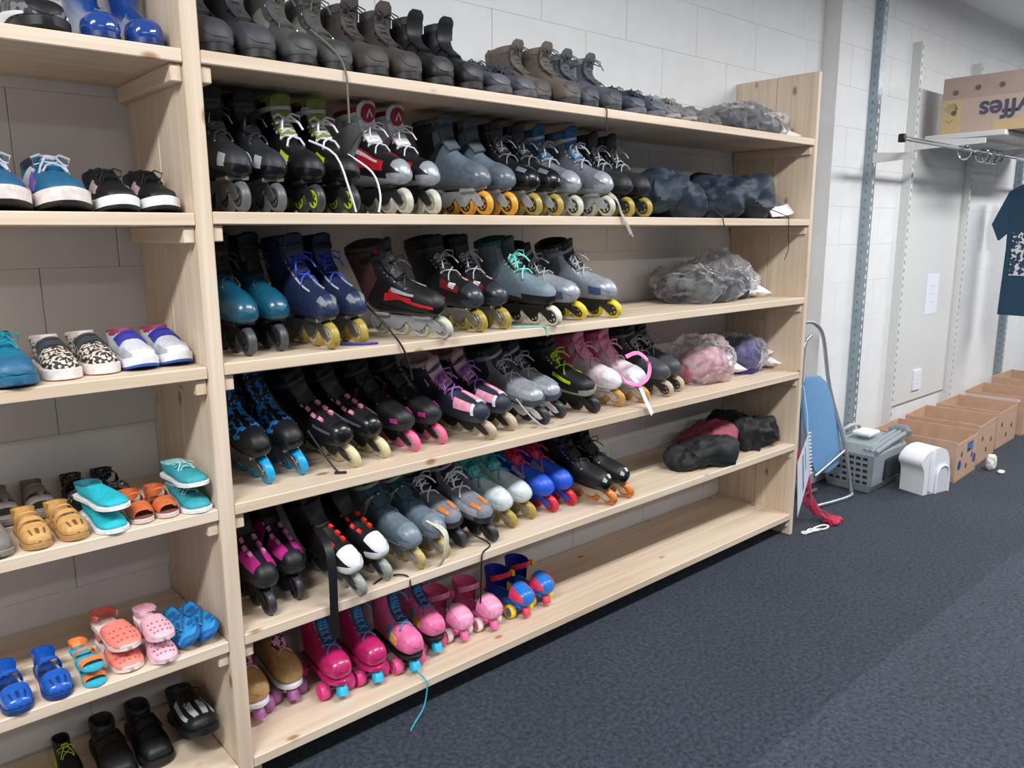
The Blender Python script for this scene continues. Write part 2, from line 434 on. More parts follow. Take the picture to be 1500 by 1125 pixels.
def wheel(parent, loc, r, hw, tire, hubm):
    k = (r, hw, tire.name, hubm.name)
    if k not in WCACHE:
        w_ = wheel_mesh(MB(), r, hw, tire).build('wheel'); h_ = hub_mesh(MB(), r, hw, hubm).build('hub')
        WCACHE[k] = (w_.data, h_.data); bpy.data.objects.remove(w_); bpy.data.objects.remove(h_)
    a = bpy.data.objects.new('wheel', WCACHE[k][0]); b = bpy.data.objects.new('hub', WCACHE[k][1])
    for o in (a, b): COL.objects.link(o)
    a.parent = parent; a.location = loc; b.parent = a
    return a

# ------------------------------------------------------------------ inline skates
SK = [(.293, .027, .293, .026, .001), (.287, .048, .287, .008, .024), (.270, .066, .270, .0, .037), (.235, .080, .235, 0, .045), (.195, .096, .19, 0, .046), (.162, .120, .14, 0, .042),
      (.144, .140, .075, 0, .040), (.136, .152, .022, .008, .039), (.132, .163, .004, .05, .040), (.130, .176, .003, .10, .042), (.129, .191, .0, .145, .045), (.131, .206, -.003, .183, .047), (.135, .220, -.007, .214, .048)]
SK = [(a, b*.97, c, d*.97, w_*.87) for a, b, c, d, w_ in SK]
ZB = .086
def inline_skate(p):
    g = p.get
    t = empty('inline_skate'); S = Surf(SK, ZB)
    soft = g('soft', True); sh = g('shell', BLACK); sh2 = g('toe', sh); cf = g('cuff', BLACK); ln = g('liner', BLACK); st = g('strap', CHAR); lc = g('lace', LGREY)
    S.loft(MB(), 0, 12, sh, seg=20, cap1=False).build('boot', None, t)
    mb = MB(); S.patch(mb, .0, g('toe_u', 2.6), 78, 282, .0022, sh2, 92, 268, nv=14)
    if g('toe_over'): S.patch(mb, .0, g('toe_over'), -92, 92, .002, sh2, -g('toe_w', 60), g('toe_w', 60), nv=14)
    S.patch(mb, 2.6, 8.6, 112, 248, .002, g('base', sh2), nu=10, nv=12)
    mb.build('toe_shell', None, t)
    if g('panels'):
        for (u0, u1, a0, a1, b0, b1, m) in p['panels']:
            for sg in (1, -1): S.patch(MB(), u0, u1, sg*a0, sg*a1, .0032, m, sg*b0, sg*b1, nu=8, nv=4).build('panel', None, t)
    mb = MB(); ca, cb = g('cuff_a', 68), g('cuff_b', 50); S.patch(mb, 7.6, 11.8, ca, 360-ca, .0035, cf, cb, 360-cb, nu=8, nv=20); cu = mb.build('cuff', None, t)
    if g('emblem'):
        em = g('emblem')
        for sg in (1, -1):
            mb = MB(); ea = g('em_a', 0); S.patch(mb, 10.0, 11.4, sg*(64+ea), sg*(98+ea), .0095, em[0], sg*(68+ea), sg*(96+ea), nu=5, nv=6)
            S.patch(mb, 10.45, 11.0, sg*(76+ea), sg*(88+ea), .0108, em[1], sg*(79+ea), sg*(85+ea), nu=3, nv=4)
            mb.build('emblem', None, cu)
    mb = MB(); S.mouth(mb, 12, ln, rise=g('rise', .010), deep=.06); mb.build('liner', None, t)
    mb = MB(); tongue(mb, S, 5, 12, min(g('text', .018), .026), .056, g('tongue', ln), lean=g('lean', .3), t=.011); tg_ = mb.build('tongue', None, t)
    if g('badge'):
        q = S.P(11.6, 0, .022); n_ = S.Nn(11.6, 0); x_ = Vector((0, 1, 0)); y_ = n_.cross(x_).normalized()
        if y_.z < 0: y_ = -y_
        el = lambda rx, ry, h: [q+x_*rx*math.cos(2*PI*k/20)+y_*ry*math.sin(2*PI*k/20)+n_*h for k in range(20)]
        bo = MB().rings([el(.022, .026, -.008), el(.022, .026, .001), el(.019, .023, .002)], g('badge')).build('badge', None, tg_)
        MB().tube([q-x_*.009-y_*.010+n_*.003, q+y_*.012+n_*.003, q+x_*.009-y_*.010+n_*.003], .0022, WHITE, 5).build('badge_mark', None, tg_)
    if g('tag'):
        mb = MB(); q = S.P(11.2, 0, .014); mb.box((q.x-.002, -.014, q.z-.006), (q.x+.005, .014, q.z+.016), g('tag'), bev=.001); mb.build('tongue_label', None, tg_)
    if g('lacing', True):
        mb = MB(); laces(mb, S, 4.1, 8.2, g('rows', 5), ang=g('lace_ang', 34), r=g('lace_r', .0022), off=.011, m=lc, bow=g('bow', True), eyes=g('eyes', STEEL)); mb.build('laces', None, t)
    if g('dots'):
        for i in range(5):
            for sg in (1, -1): S.patch(MB(), 3.2+i*.7, 3.55+i*.7, sg*(16+4*(i % 2)), sg*(30+4*(i % 2)), .009, g('dots'), nu=3, nv=3).build('lace_tab', None, t)
    if st:
        mb = MB(); S.patch(mb, 10.3, 11.1, -88, 88, lambda a: .005+.014*max(0, math.cos(R(a)))**2, st, nu=4, nv=18); so = mb.build('cuff_strap', None, t)
        mb = MB(); q = S.P(10.7, R(62), .008)
        mb.box((q.x-.018, q.y-.004, q.z-.010), (q.x+.014, q.y+.003, q.z+.010), g('buckle', CHAR), bev=.003); mb.build('buckle', None, so)
    if g('strap2'):
        mb = MB(); S.patch(mb, 6.9, 7.8, -95, 95, lambda a: .004+.015*max(0, math.cos(R(a)))**2, g('strap2'), nu=4, nv=18); mb.build('instep_strap', None, t)
    # chassis
    fr = g('frame', CHAR); mb = MB(); r = g('wr', .038)
    for sg in (-1, 1):
        y0, y1 = sorted((sg*.0135, sg*.0165))
        mb.prism([(-.002, .034), (.012, .03), (.04, .058), (.07, .034), (.09, .030), (.11, .036), (.14, .060), (.16, .034), (.182, .030), (.2, .038), (.222, .058), (.245, .034), (.262, .029), (.277, .036), (.268, .055), (.246, .078), (.22, .089), (.17, .080), (.09, .080), (.06, .089), (.02, .089), (.008, .07)], y0, y1, fr)
    mb.box((.03, -.026, .078), (.085, .026, ZB+.004), fr, bev=.003); mb.box((.185, -.03, .078), (.255, .03, ZB+.004), fr, bev=.003)
    mb.build('frame', None, t, angle=30)
    for i in range(4): wheel(t, (.016+.082*i, 0, r), r, .0118, g('wheel', GREY), g('hub', CHAR))
    return t
HEEL_TO_FRONT = .262
def put(t, X, Y, Z, yaw=0, ref=HEEL_TO_FRONT, tilt=0, lean=0, s=1):
    """toe points out of the shelf (-Y) turned by yaw degrees; (X, Y) is where the front touches"""
    rz = R(-90+yaw); t.rotation_mode = 'XYZ'; t.scale = (s,)*3
    t.rotation_euler = (R(lean), R(tilt), rz)
    t.location = (X-ref*s*math.cos(rz), Y-ref*s*math.sin(rz), Z)
    return t
def pair(proto, spots, Z, desc, cat, group, ref=HEEL_TO_FRONT, s=1, words=('left', 'right'), flat=1):
    """spots: (X, Y, yaw[, lean[, tilt]])"""
    out = []
    for i, q in enumerate(spots):
        o = proto if i == 0 else copy_tree(proto)
        put(o, q[0], q[1], Z+(q[5] if len(q) > 5 else 0), q[2], ref, lean=q[3] if len(q) > 3 else 0, tilt=q[4] if len(q) > 4 else 0, s=s)
        o.scale = (s, s, s*flat)
        tag(o, (words[i]+' one of the '+desc) if len(spots) > 1 else desc, cat, group); out.append(o)
    return out
GA = 'inline skates on the second shelf'; GB = 'inline skates on the third shelf'; GC = 'inline skates on the fourth shelf'; GD = 'inline skates on the fifth shelf'
CREAM = C(214, 205, 165, .4); AMBER = C(222, 160, 52, .35); OLIVE = C(170, 150, 70, .35); TAN = C(190, 176, 150, .4); SMOKE = C(150, 152, 148, .35); PALEW = C(196, 196, 178, .35)
LIME = C(190, 220, 40, .4); RED = C(196, 36, 48, .4); NAVY = C(30, 40, 70, .45); TEAL = C(20, 80, 104, .3, coat=.3); PINK = C(232, 110, 150, .4); MAG = C(176, 44, 128, .4); CYAN = C(24, 160, 216, .35)
SILV = C(158, 164, 172, .35, metal=.3); SLATE = C(96, 112, 124, .45); PURP = C(150, 84, 176, .5); MINT = C(120, 214, 200, .45); ORNG = C(226, 128, 48, .35); BLUE = C(34, 86, 206, .4); LPINK = C(236, 160, 186, .45)

# second shelf (row of large skates)
Z = STOP[1]
pair(inline_skate(dict(shell=CHAR, toe=BLACKG, wheel=C(96, 98, 102, .4), frame=STEEL, lace=CHAR, soft=False, panels=[(2.2, 2.9, 60, 100, 60, 100, LGREY)])), [(.096, .05, 0, 3), (.195, .06, 0, 4)], Z, 'black inline skate pair beside the upright, grey wheels', 'inline skate', GA)
pair(inline_skate(dict(shell=BLACK, toe=BLACKG, cuff=BLACK, liner=C(128, 136, 60, .7), wheel=C(58, 60, 62, .4), hub=LIME, lace=WHITE, strap=LGREY, panels=[(3.6, 4.6, 62, 82, 60, 80, LIME)], lace_r=.003)), [(.300, .05, 0, 6), (.404, .05, 0, 6)], Z, 'black skate pair with lime green wheel hubs, white laces', 'inline skate', GA)
pair(inline_skate(dict(shell=BLACK, toe=SILV, toe_over=2.2, cuff=WHITE, liner=C(150, 30, 48, .6), tongue=WHITE, badge=C(150, 30, 50, .5), strap2=LGREY,  cuff_a=26, cuff_b=20, wheel=PALEW, hub=SMOKE, lace=WHITE, strap=LGREY, text=.03, panels=[(3.1, 6.5, 50, 88, 60, 95, RED), (3.6, 6.8, 58, 66, 66, 76, WHITE)])), [(.575, .045, 0, 9), (.680, .055, 0, 9)], Z, 'white cuffed skate pair with dark red oval badge', 'inline skate', GA)
pair(inline_skate(dict(shell=SLATE, toe=C(92, 102, 112, .3), toe_over=3.2, cuff=BLACK, liner=C(66, 76, 86, .7), wheel=AMBER, frame=LGREY, lace=BLACK, strap=CHAR, lacing=False, strap2=CHAR)), [(.868, .04, 0, 12), (.974, .045, 0, 12)], Z, 'slate grey hard shell skate pair with amber front wheels', 'inline skate', GA)
pair(inline_skate(dict(shell=BLACK, toe=BLACKG, toe_over=2.4, wheel=OLIVE, frame=LGREY, hub=CHAR, strap=CHAR, lace=GREY, panels=[(2.0, 3.0, 20, 50, 20, 50, GREY)])), [(1.080, .045, 0, 12), (1.182, .05, 0, 12)], Z, 'black skate pair with grey frames and olive yellow wheels', 'inline skate', GA)
pair(inline_skate(dict(shell=GREY, toe=SILV, toe_over=2.6, cuff=C(92, 94, 98, .4), liner=C(44, 96, 140, .7), tongue=C(44, 96, 140, .7), wheel=PALEW, frame=LGREY, strap=LGREY, lace=LGREY, text=.05, lace_r=.003)), [(1.300, .07, 0, 13), (1.420, .03, 0, 13)], Z, 'silver grey skate pair with blue padded tongue', 'inline skate', GA, words=('rear', 'front'))
pair(inline_skate(dict(shell=CHAR, toe=BLACK, cuff=BLACK, wheel=OLIVE, frame=CHAR, lace=LGREY, strap=None, rows=7, panels=[(3.4, 6.5, 48, 70, 55, 80, GREY)])), [(1.560, .06, 0, 12), (1.662, .06, 0, 12)], Z, 'black laced boot skate pair with pale yellow wheels', 'inline skate', GA)
# third shelf
Z = STOP[2]
pair(inline_skate(dict(shell=TEAL, toe=TEAL, toe_over=3.4, cuff=BLACK, wheel=C(70, 72, 76, .4), frame=BLACK, lace=CHAR, strap=BLACK)), [(.098, .075, 0, 3), (.197, .10, 0, 4)], Z, 'glossy teal toed skate pair beside the upright', 'inline skate', GB)
pair(inline_skate(dict(shell=NAVY, toe=C(34, 48, 78, .35), toe_over=2.0, cuff=C(32, 46, 84, .5), liner=NAVY, tongue=NAVY, wheel=OLIVE, hub=TAN, frame=STEEL, lace=C(44, 70, 190, .6), strap=CHAR, panels=[(3.2, 7, 28, 36, 30, 38, LGREY), (.8, 2.0, 22, 60, 22, 60, GREY)])), [(.316, .035, 0, 8), (.426, .07, 0, 9)], Z, 'navy blue skate pair with blue laces and olive wheels', 'inline skate', GB)
pair(inline_skate(dict(shell=BLACK, toe=BLACKG, cuff=C(74, 44, 42, .5), liner=C(66, 50, 48, .7), tongue=BLACK, wheel=PALEW, hub=SMOKE, frame=LGREY, lace=BLACK, strap=BLACK, text=.055, panels=[(1.6, 5.6, 84, 92, 70, 80, RED), (3.4, 5.4, 46, 56, 62, 76, LGREY), (3.6, 6.0, 66, 76, 84, 98, RED), (9.6, 12, 16, 30, 24, 40, RED)])), [(.672, .0, 14, 24)], Z, 'large black and red inline skate turned sideways, pale front wheel', 'inline skate', GB)
pair(inline_skate(dict(shell=BLACK, toe=C(44, 52, 58, .3), toe_over=2.6, cuff=BLACK, wheel=OLIVE, hub=STEEL, frame=STEEL, lace=LGREY, strap=CHAR, panels=[(3.0, 5, 40, 70, 50, 80, C(120, 28, 40, .5)), (3.4, 4.0, 30, 60, 40, 60, WHITE)])), [(.846, .045, 0, 16), (.950, .05, 0, 16)], Z, 'black skate pair with grey lace loops and tan olive wheels', 'inline skate', GB)
pair(inline_skate(dict(shell=C(112, 130, 142, .6), toe=BLACK, toe_u=4.2, cuff=C(96, 116, 126, .6), liner=C(36, 92, 88, .7), tongue=BLACK, wheel=C(222, 222, 206, .35), hub=BLACK, frame=BLACK, lace=MINT, strap=None, lace_r=.003)), [(1.13, .0, 4, 20)], Z, 'grey blue inline skate with mint green laces', 'inline skate', GB)
pair(inline_skate(dict(shell=SILV, toe=SILV, toe_over=2.4, cuff=C(98, 102, 110, .5), liner=BLACK, wheel=C(226, 206, 62, .35), frame=CHAR, lace=LGREY, strap=C(140, 144, 150, .5), panels=[(2.4, 3.6, 64, 96, 64, 96, C(60, 84, 130, .4))])), [(1.33, .065, 2, 34, 0, .006), (1.475, .035, 6, 26)], Z, 'silver grey skate pair with bright yellow wheels', 'inline skate', GB)
# fourth shelf
Z = STOP[3]
BLUEP = spots(srgb(16, 20, 30), srgb(36, 130, 205), 70, .52, 'blue_print')
pair(inline_skate(dict(shell=BLACK, toe=BLACKG, cuff=BLUEP, tongue=BLUEP, wheel=CYAN, hub=STEEL, frame=STEEL, lacing=False, strap=BLACK, panels=[(3, 7.0, 8, 80, 8, 80, BLUEP)])), [(.142, .105, 0, 13), (.248, .12, 0, 15)], Z, 'black skate pair with blue print and bright cyan wheels', 'inline skate', GC)
pair(inline_skate(dict(shell=BLACK, toe=BLACKG, toe_over=2.2, cuff=BLACK, wheel=CREAM, hub=CREAM, frame=CHAR, lacing=False, dots=C(216, 140, 170, .5), strap=C(50, 62, 74, .5), panels=[(2.2, 4.0, 62, 72, 62, 72, C(96, 84, 104, .5)), (9.6, 10.4, 60, 110, 60, 110, CHAR)])), [(.400, .085, 2, 24), (.516, .11, 3, 25)], Z, 'black skate pair with pink squares and cream wheels', 'inline skate', GC)
pair(inline_skate(dict(shell=BLACK, toe=CHAR, cuff=BLACK, emblem=(BLACK, MAG), wheel=PINK, hub=LGREY, frame=BLACK, lace=BLACK, strap=C(60, 66, 70, .5), buckle=C(226, 40, 130, .4), panels=[(1.8, 2.6, 58, 84, 66, 84, MAG), (7.2, 7.8, 50, 90, 50, 90, MAG)])), [(.624, .105, 3, 23), (.738, .12, 3, 23)], Z, 'black skate pair with magenta trim and pink wheels', 'inline skate', GC)
pair(inline_skate(dict(shell=C(34, 40, 58, .5), toe=C(34, 46, 62, .35), cuff=C(44, 52, 70, .5), liner=C(196, 170, 172, .7), wheel=TAN, hub=TAN, frame=BLACK, lace=PURP, strap=C(52, 66, 84, .5), lace_r=.003, rows=6, panels=[(2.3, 4.0, 14, 62, 20, 72, LPINK), (2.0, 2.3, 10, 80, 10, 80, WHITE), (8, 9.5, 60, 110, 60, 110, LPINK)])), [(.896, .055, 3, 30), (1.022, .10, 4, 28)], Z, 'navy and pale pink skate pair with purple laces', 'inline skate', GC)
pair(inline_skate(dict(shell=SILV, toe=C(66, 76, 88, .4), toe_u=3, cuff=C(54, 60, 70, .5), liner=C(36, 40, 54, .7), wheel=C(54, 58, 62, .4), hub=CHAR, frame=WHITE, lace=LGREY, strap=LGREY, panels=[(2.0, 4.5, 30, 80, 40, 88, LGREY)])), [(1.165, .085, 2, 25), (1.275, .115, 3, 25)], Z, 'silver skate pair with white frames and dark wheels', 'inline skate', GC)
pair(inline_skate(dict(shell=BLACK, toe=SMOKE, cuff=BLACK, wheel=C(44, 46, 50, .4), hub=CHAR, frame=BLACK, lace=LIME, strap=CHAR, buckle=LIME, panels=[(3.4, 5.5, 60, 74, 60, 74, LIME)])), [(1.425, .085, 4, 24)], Z, 'black inline skate with lime laces and buckle', 'inline skate', GC)
pair(inline_skate(dict(shell=C(222, 206, 214, .5), toe=WHITE, toe_over=2.8, cuff=C(214, 96, 140, .45), liner=C(196, 90, 128, .6), tongue=LPINK, wheel=C(206, 160, 84, .3), hub=TAN, frame=C(200, 190, 190, .4), lace=LPINK, strap=C(226, 122, 168, .4), lace_r=.003, strap2=C(226, 122, 168, .4))), [(1.580, .095, 0, 22), (1.704, .075, 0, 22)], Z, 'pink and white skate pair with pink cuffs', 'inline skate', GC)
pair(inline_skate(dict(shell=C(66, 68, 74, .5), toe=C(70, 72, 78, .4), cuff=CHAR, wheel=TAN, hub=CHAR, frame=CHAR, lace=LGREY, strap=GREY)), [(1.866, .085, 2, 20), (1.985, .12, 4, 20)], Z, 'charcoal skate pair beside the pink bag', 'inline skate', GC)
# fifth shelf
Z = STOP[4]
pair(inline_skate(dict(shell=BLACK, toe=C(38, 36, 42, .4), cuff=BLACK, wheel=C(50, 48, 52, .4), hub=BLACK, frame=BLACK, lace=BLACK, strap=BLACK, lacing=False, dots=C(200, 140, 180, .5), panels=[(2.2, 4.2, 12, 72, 16, 72, MAG), (5, 7, 40, 84, 40, 84, MAG)])), [(.100, .065, 0, 3), (.202, .10, 0, 5)], Z, 'black and magenta skate pair beside the upright', 'inline skate', GD)
WT = inline_skate(dict(shell=BLACK, toe=WHITE, toe_over=2.7, toe_w=46, cuff=BLACK, wheel=SMOKE, hub=LGREY, frame=CHAR, lacing=False, dots=C(226, 52, 44, .45), strap=BLACK, base=BLACK))
pair(WT, [(.350, .0, 2, 16), (.462, .04, 2, 16)], Z, 'black skate pair with white toes and red tabs', 'inline skate', GD)
pair(inline_skate(dict(shell=SLATE, toe=C(118, 130, 142, .35), toe_over=2.7, cuff=C(120, 128, 134, .4), liner=CHAR, tongue=C(50, 84, 92, .5), wheel=C(190, 168, 104, .35), hub=TAN, frame=C(140, 144, 150, .35), lace=C(40, 84, 92, .6), strap=C(186, 186, 170, .5), strap2=C(190, 188, 172, .5))), [(.586, .04, 2, 18), (.696, .06, 3, 20)], Z, 'blue grey skate pair with cream straps', 'inline skate', GD)
pair(inline_skate(dict(shell=C(120, 122, 130, .6), toe=C(40, 44, 54, .45), cuff=CHAR, wheel=C(58, 58, 62, .4), hub=CHAR, frame=BLACK, lace=WHITE, strap=LGREY, lace_r=.003, panels=[(1.9, 3.0, 16, 36, 16, 40, ORNG), (2.2, 5, 50, 84, 56, 90, LGREY)])), [(.788, .09, 3, 20), (.894, .055, 3, 20)], Z, 'grey sporty skate pair with orange spot', 'inline skate', GD, words=('rear', 'front'))
pair(inline_skate(dict(shell=C(196, 212, 214, .5), toe=C(206, 214, 218, .4), toe_over=3.0, cuff=C(110, 200, 196, .5), liner=C(90, 180, 180, .6), tongue=C(110, 196, 194, .6), wheel=OLIVE, hub=TAN, frame=C(150, 140, 120, .4), lace=C(40, 160, 160, .5), strap=C(70, 180, 180, .5), lace_r=.003)), [(1.030, .11, 3, 23), (1.140, .13, 3, 23)], Z, 'mint and white skate pair with yellow wheels', 'inline skate', GD)
pair(inline_skate(dict(shell=BLUE, toe=BLUE, toe_over=3.6, cuff=C(50, 52, 130, .5), liner=C(60, 50, 120, .6), tongue=C(190, 40, 80, .5), wheel=C(214, 48, 66, .4), hub=RED, frame=BLUE, lace=C(206, 44, 86, .5), strap=C(206, 44, 86, .5), lace_r=.0035, panels=[(3.8, 5.5, 40, 60, 40, 60, LGREY)])), [(1.248, .125, 3, 23), (1.352, .13, 3, 23)], Z, 'bright blue and red childs skate pair', 'inline skate', GD)
pair(inline_skate(dict(shell=BLACK, toe=BLACKG, cuff=BLACK, wheel=C(222, 140, 74, .35), hub=ORNG, frame=C(206, 198, 170, .4), lace=BLACK, strap=BLACK, tag=None, panels=[(.9, 1.6, 14, 52, 14, 52, LGREY)])), [(1.468, .03, 4, 26), (1.580, .042, 4, 26)], Z, 'black skate pair with orange wheels and cream frames', 'inline skate', GD)

# ------------------------------------------------------------------ roller skates on the bottom shelf
QB = [(.264, .032, .264, .031, .001), (.257, .056, .257, .010, .028), (.240, .070, .240, .004, .040), (.208, .080, .208, .002, .046), (.172, .092, .168, .002, .044), (.146, .110, .125, .002, .039), (.130, .126, .07, .004, .035),
      (.122, .138, .02, .010, .034), (.118, .150, .004, .05, .034), (.116, .165, .004, .10, .036), (.116, .185, .004, .15, .039), (.118, .205, .002, .195, .042)]
def quad_skate(p):
    g = p.get; t = empty('roller_skate'); S = Surf(QB, .075)
    sh = g('shell'); S.loft(MB(), 0, 11, sh, seg=20, cap1=False).build('boot', None, t)
    mb = MB(); S.patch(mb, .0, 2.4, -80, 80, .002, g('toe', sh), -50, 50, nv=12); mb.build('toe_cap', None, t)
    mb = MB(); slab(mb, .062, .079, g('sole', BLACK), L=.885, W=.88, spring=.0); mb.build('sole', None, t)
    mb = MB(); S.mouth(mb, 11, g('liner', BLACK), rise=.008, deep=.06); mb.build('lining', None, t)
    mb = MB(); tongue(mb, S, 4, 11, .02, .05, g('tongue', sh), t=.007); mb.build('tongue', None, t)
    mb = MB(); laces(mb, S, 3.3, 10.4, 9, ang=30, r=.0026, off=.008, m=g('lace'), bow=True, eyes=STEEL); mb.build('laces', None, t)
    if g('panels'):
        for (u0, u1, a0, a1, b0, b1, m) in p['panels']:
            for sg in (1, -1): S.patch(MB(), u0, u1, sg*a0, sg*a1, .002, m, sg*b0, sg*b1, nu=6, nv=4).build('panel', None, t)
    mb = MB(); mb.box((.02, -.018, .05), (.225, .018, .063), g('plate', BLACK), bev=.003)
    for x in (.04, .2): mb.tube([(x, -.05, .029), (x, .05, .029)], .006, STEEL, 8); mb.box((x-.014, -.016, .026), (x+.014, .016, .055), g('plate', BLACK), bev=.004)
    mb.build('truck_plate', None, t)
    for x in (.04, .2):
        for y in (-.046, .046): wheel(t, (x, y, .029), .029, .016, g('wheel'), g('hub', g('wheel')))
    mb = MB(); mb.tube([(.222, 0, .062), (.238, 0, .046), (.250, 0, .020)], [.011, .019, .021], g('stop'), 14); mb.build('toe_stop', None, t)
    return t
QR = .25; Z = STOP[5]; GE = 'roller skates on the bottom shelf'
GOLD = C(186, 150, 98, .35); ZEB = spots(srgb(226, 158, 186), srgb(70, 30, 56), 55, .56, 'pink_zebra'); GRAPE = C(160, 92, 146, .4); FUCH = C(186, 36, 102, .3, coat=.4); SKY = C(30, 178, 216, .4); LACEB = C(54, 150, 200, .6)
pair(quad_skate(dict(shell=GOLD, toe=GOLD, sole=WHITE, lace=ZEB, tongue=ZEB, wheel=GRAPE, stop=GRAPE, plate=WHITE, panels=[(4, 10.5, 10, 34, 10, 40, ZEB)])), [(.078, .13, 0), (.196, .155, 0)], Z, 'gold roller skate pair with pink zebra laces', 'roller skate', GE, ref=QR, s=.92)
pair(quad_skate(dict(shell=FUCH, sole=FUCH, lace=LACEB, tongue=C(40, 46, 90, .5), wheel=C(220, 60, 130, .4), stop=SKY, plate=FUCH)), [(.316, .075, 0), (.436, .068, 0)], Z, 'magenta roller skate pair with blue laces', 'roller skate', GE, ref=QR, s=.92)
pair(quad_skate(dict(shell=C(226, 112, 160, .4), sole=BLACK, lace=LACEB, tongue=C(40, 36, 80, .5), wheel=C(226, 92, 144, .4), stop=SKY, panels=[(4.2, 5.2, 62, 92, 62, 92, C(70, 170, 190, .4)), (3.2, 4.2, 76, 100, 76, 100, C(230, 196, 70, .4)), (9.5, 10.6, 70, 110, 70, 110, LPINK)])), [(.560, .045, 0), (.680, .09, 0)], Z, 'light pink roller skate pair with blue laces', 'roller skate', GE, ref=QR, s=.92)
def toddler_skate(p):
    g = p.get; t = empty('toddler_roller_skate'); S = Surf(QB, .052, n=2.3)
    mb = MB(); S.loft(mb, 0, 3.6, g('toe'), seg=20, cap1=True); mb.build('toe_cover', None, t)
    for sg in (1, -1): S.patch(MB(), 1.2, 3.5, sg*70, sg*100, .003, g('trim'), sg*40, sg*100, nu=6, nv=5).build('toe_trim', None, t)
    mb = MB(); mb.box((.01, -.032, .044), (.235, .032, .058), g('base'), bev=.004); mb.build('foot_plate', None, t)
    mb = MB(); n = 14                                   # heel cup, open towards the toe
    rs = []
    for (z, k, th) in ((.055, .9, 0), (.10, .96, 0), (.150, 1.06, 0), (.152, 1.0, 0), (.10, .88, 0), (.06, .8, 0)):
        rs.append([(.055+.055*k*math.cos(a), .042*k*math.sin(a), z) for a in [R(55)+R(250)*i/(n-1) for i in range(n)]])
    mb.rings(rs+[rs[0]], g('cup'), False, False, closed=False); mb.build('heel_cup', None, t)
    mb = MB(); mb.ribbon([(.075, -.046, .125), (.10, -.04, .135), (.118, -.02, .142), (.122, 0, .144), (.118, .02, .142), (.10, .04, .135), (.075, .046, .125)], (0, 0, 1), .022, .004, g('strap')); so = mb.build('ankle_strap', None, t)
    mb = MB(); mb.box((.095, .036, .124), (.118, .050, .148), g('buckle'), bev=.003); mb.build('buckle', None, so)
    for x in (.045, .195):
        for y in (-.046, .046): wheel(t, (x, y, .028), .028, .013, g('wheel'), g('hub'))
    for x in (.03, .18): MB().box((x, -.034, .02), (x+.03, .034, .048), g('base'), bev=.005).build('truck', None, t)
    MB().tube([(.222, 0, .05), (.236, 0, .034), (.244, 0, .014)], [.01, .016, .017], g('stop'), 12).build('toe_stop', None, t)
    return t
pair(toddler_skate(dict(toe=C(238, 164, 196, .35), trim=C(230, 130, 176, .4), base=C(226, 104, 158, .4), cup=C(228, 110, 160, .4), strap=C(232, 150, 186, .4), buckle=C(222, 90, 140, .4), wheel=C(238, 226, 226, .4), hub=LPINK, stop=C(226, 104, 158, .4))), [(.800, .10, 0), (.925, .09, 0)], Z, 'pink plastic toddler skate pair with white wheels', 'roller skate', GE, ref=.24, s=.92)
pair(toddler_skate(dict(toe=C(40, 120, 208, .3), trim=C(222, 60, 100, .4), base=C(40, 100, 200, .4), cup=C(32, 46, 160, .4), strap=C(216, 44, 70, .4), buckle=C(240, 206, 40, .4), wheel=C(240, 210, 40, .4), hub=C(40, 90, 180, .4), stop=C(222, 60, 84, .4))), [(1.075, .085, 0), (1.195, .105, 0)], Z, 'blue toddler roller skate pair with yellow wheels', 'roller skate', GE, ref=.24, s=.92)

# ------------------------------------------------------------------ boots and shoes
HB = [(.294, .036, .294, .035, .001), (.288, .062, .288, .014, .030), (.270, .078, .270, .010, .042), (.235, .090, .235, .008, .047), (.19, .106, .185, .012, .047), (.157, .126, .13, .012, .041),
      (.141, .142, .07, .014, .037), (.134, .153, .02, .02, .036), (.131, .163, .004, .06, .037), (.131, .175, .0, .10, .039), (.134, .190, -.004, .145, .043), (.139, .203, -.008, .185, .046)]
SN = [(.292, .027, .292, .026, .001), (.285, .046, .285, .015, .031), (.267, .059, .267, .012, .043), (.23, .069, .23, .012, .049), (.19, .083, .185, .012, .046), (.162, .096, .14, .012, .041), (.149, .103, .08, .012, .037),
      (.142, .106, .025, .018, .035), (.138, .107, .006, .045, .035), (.136, .107, .0, .072, .036), (.136, .108, -.004, .090, .037)]
TALL = HB[:-1]+[(.136, .22, -.004, .2, .045), (.14, .27, -.006, .265, .047), (.145, .31, -.008, .31, .050)]
RAIN = [(.264, .032, .264, .031, .001), (.257, .058, .257, .010, .030), (.240, .072, .240, .004, .042), (.208, .080, .208, .002, .046), (.17, .092, .165, .002, .042), (.143, .112, .12, .002, .039), (.130, .130, .06, .004, .038), (.124, .15, .015, .012, .038),
        (.122, .17, .002, .06, .039), (.122, .19, .0, .11, .041), (.124, .22, -.002, .18, .045), (.128, .27, -.004, .26, .049), (.132, .31, -.006, .31, .052)]
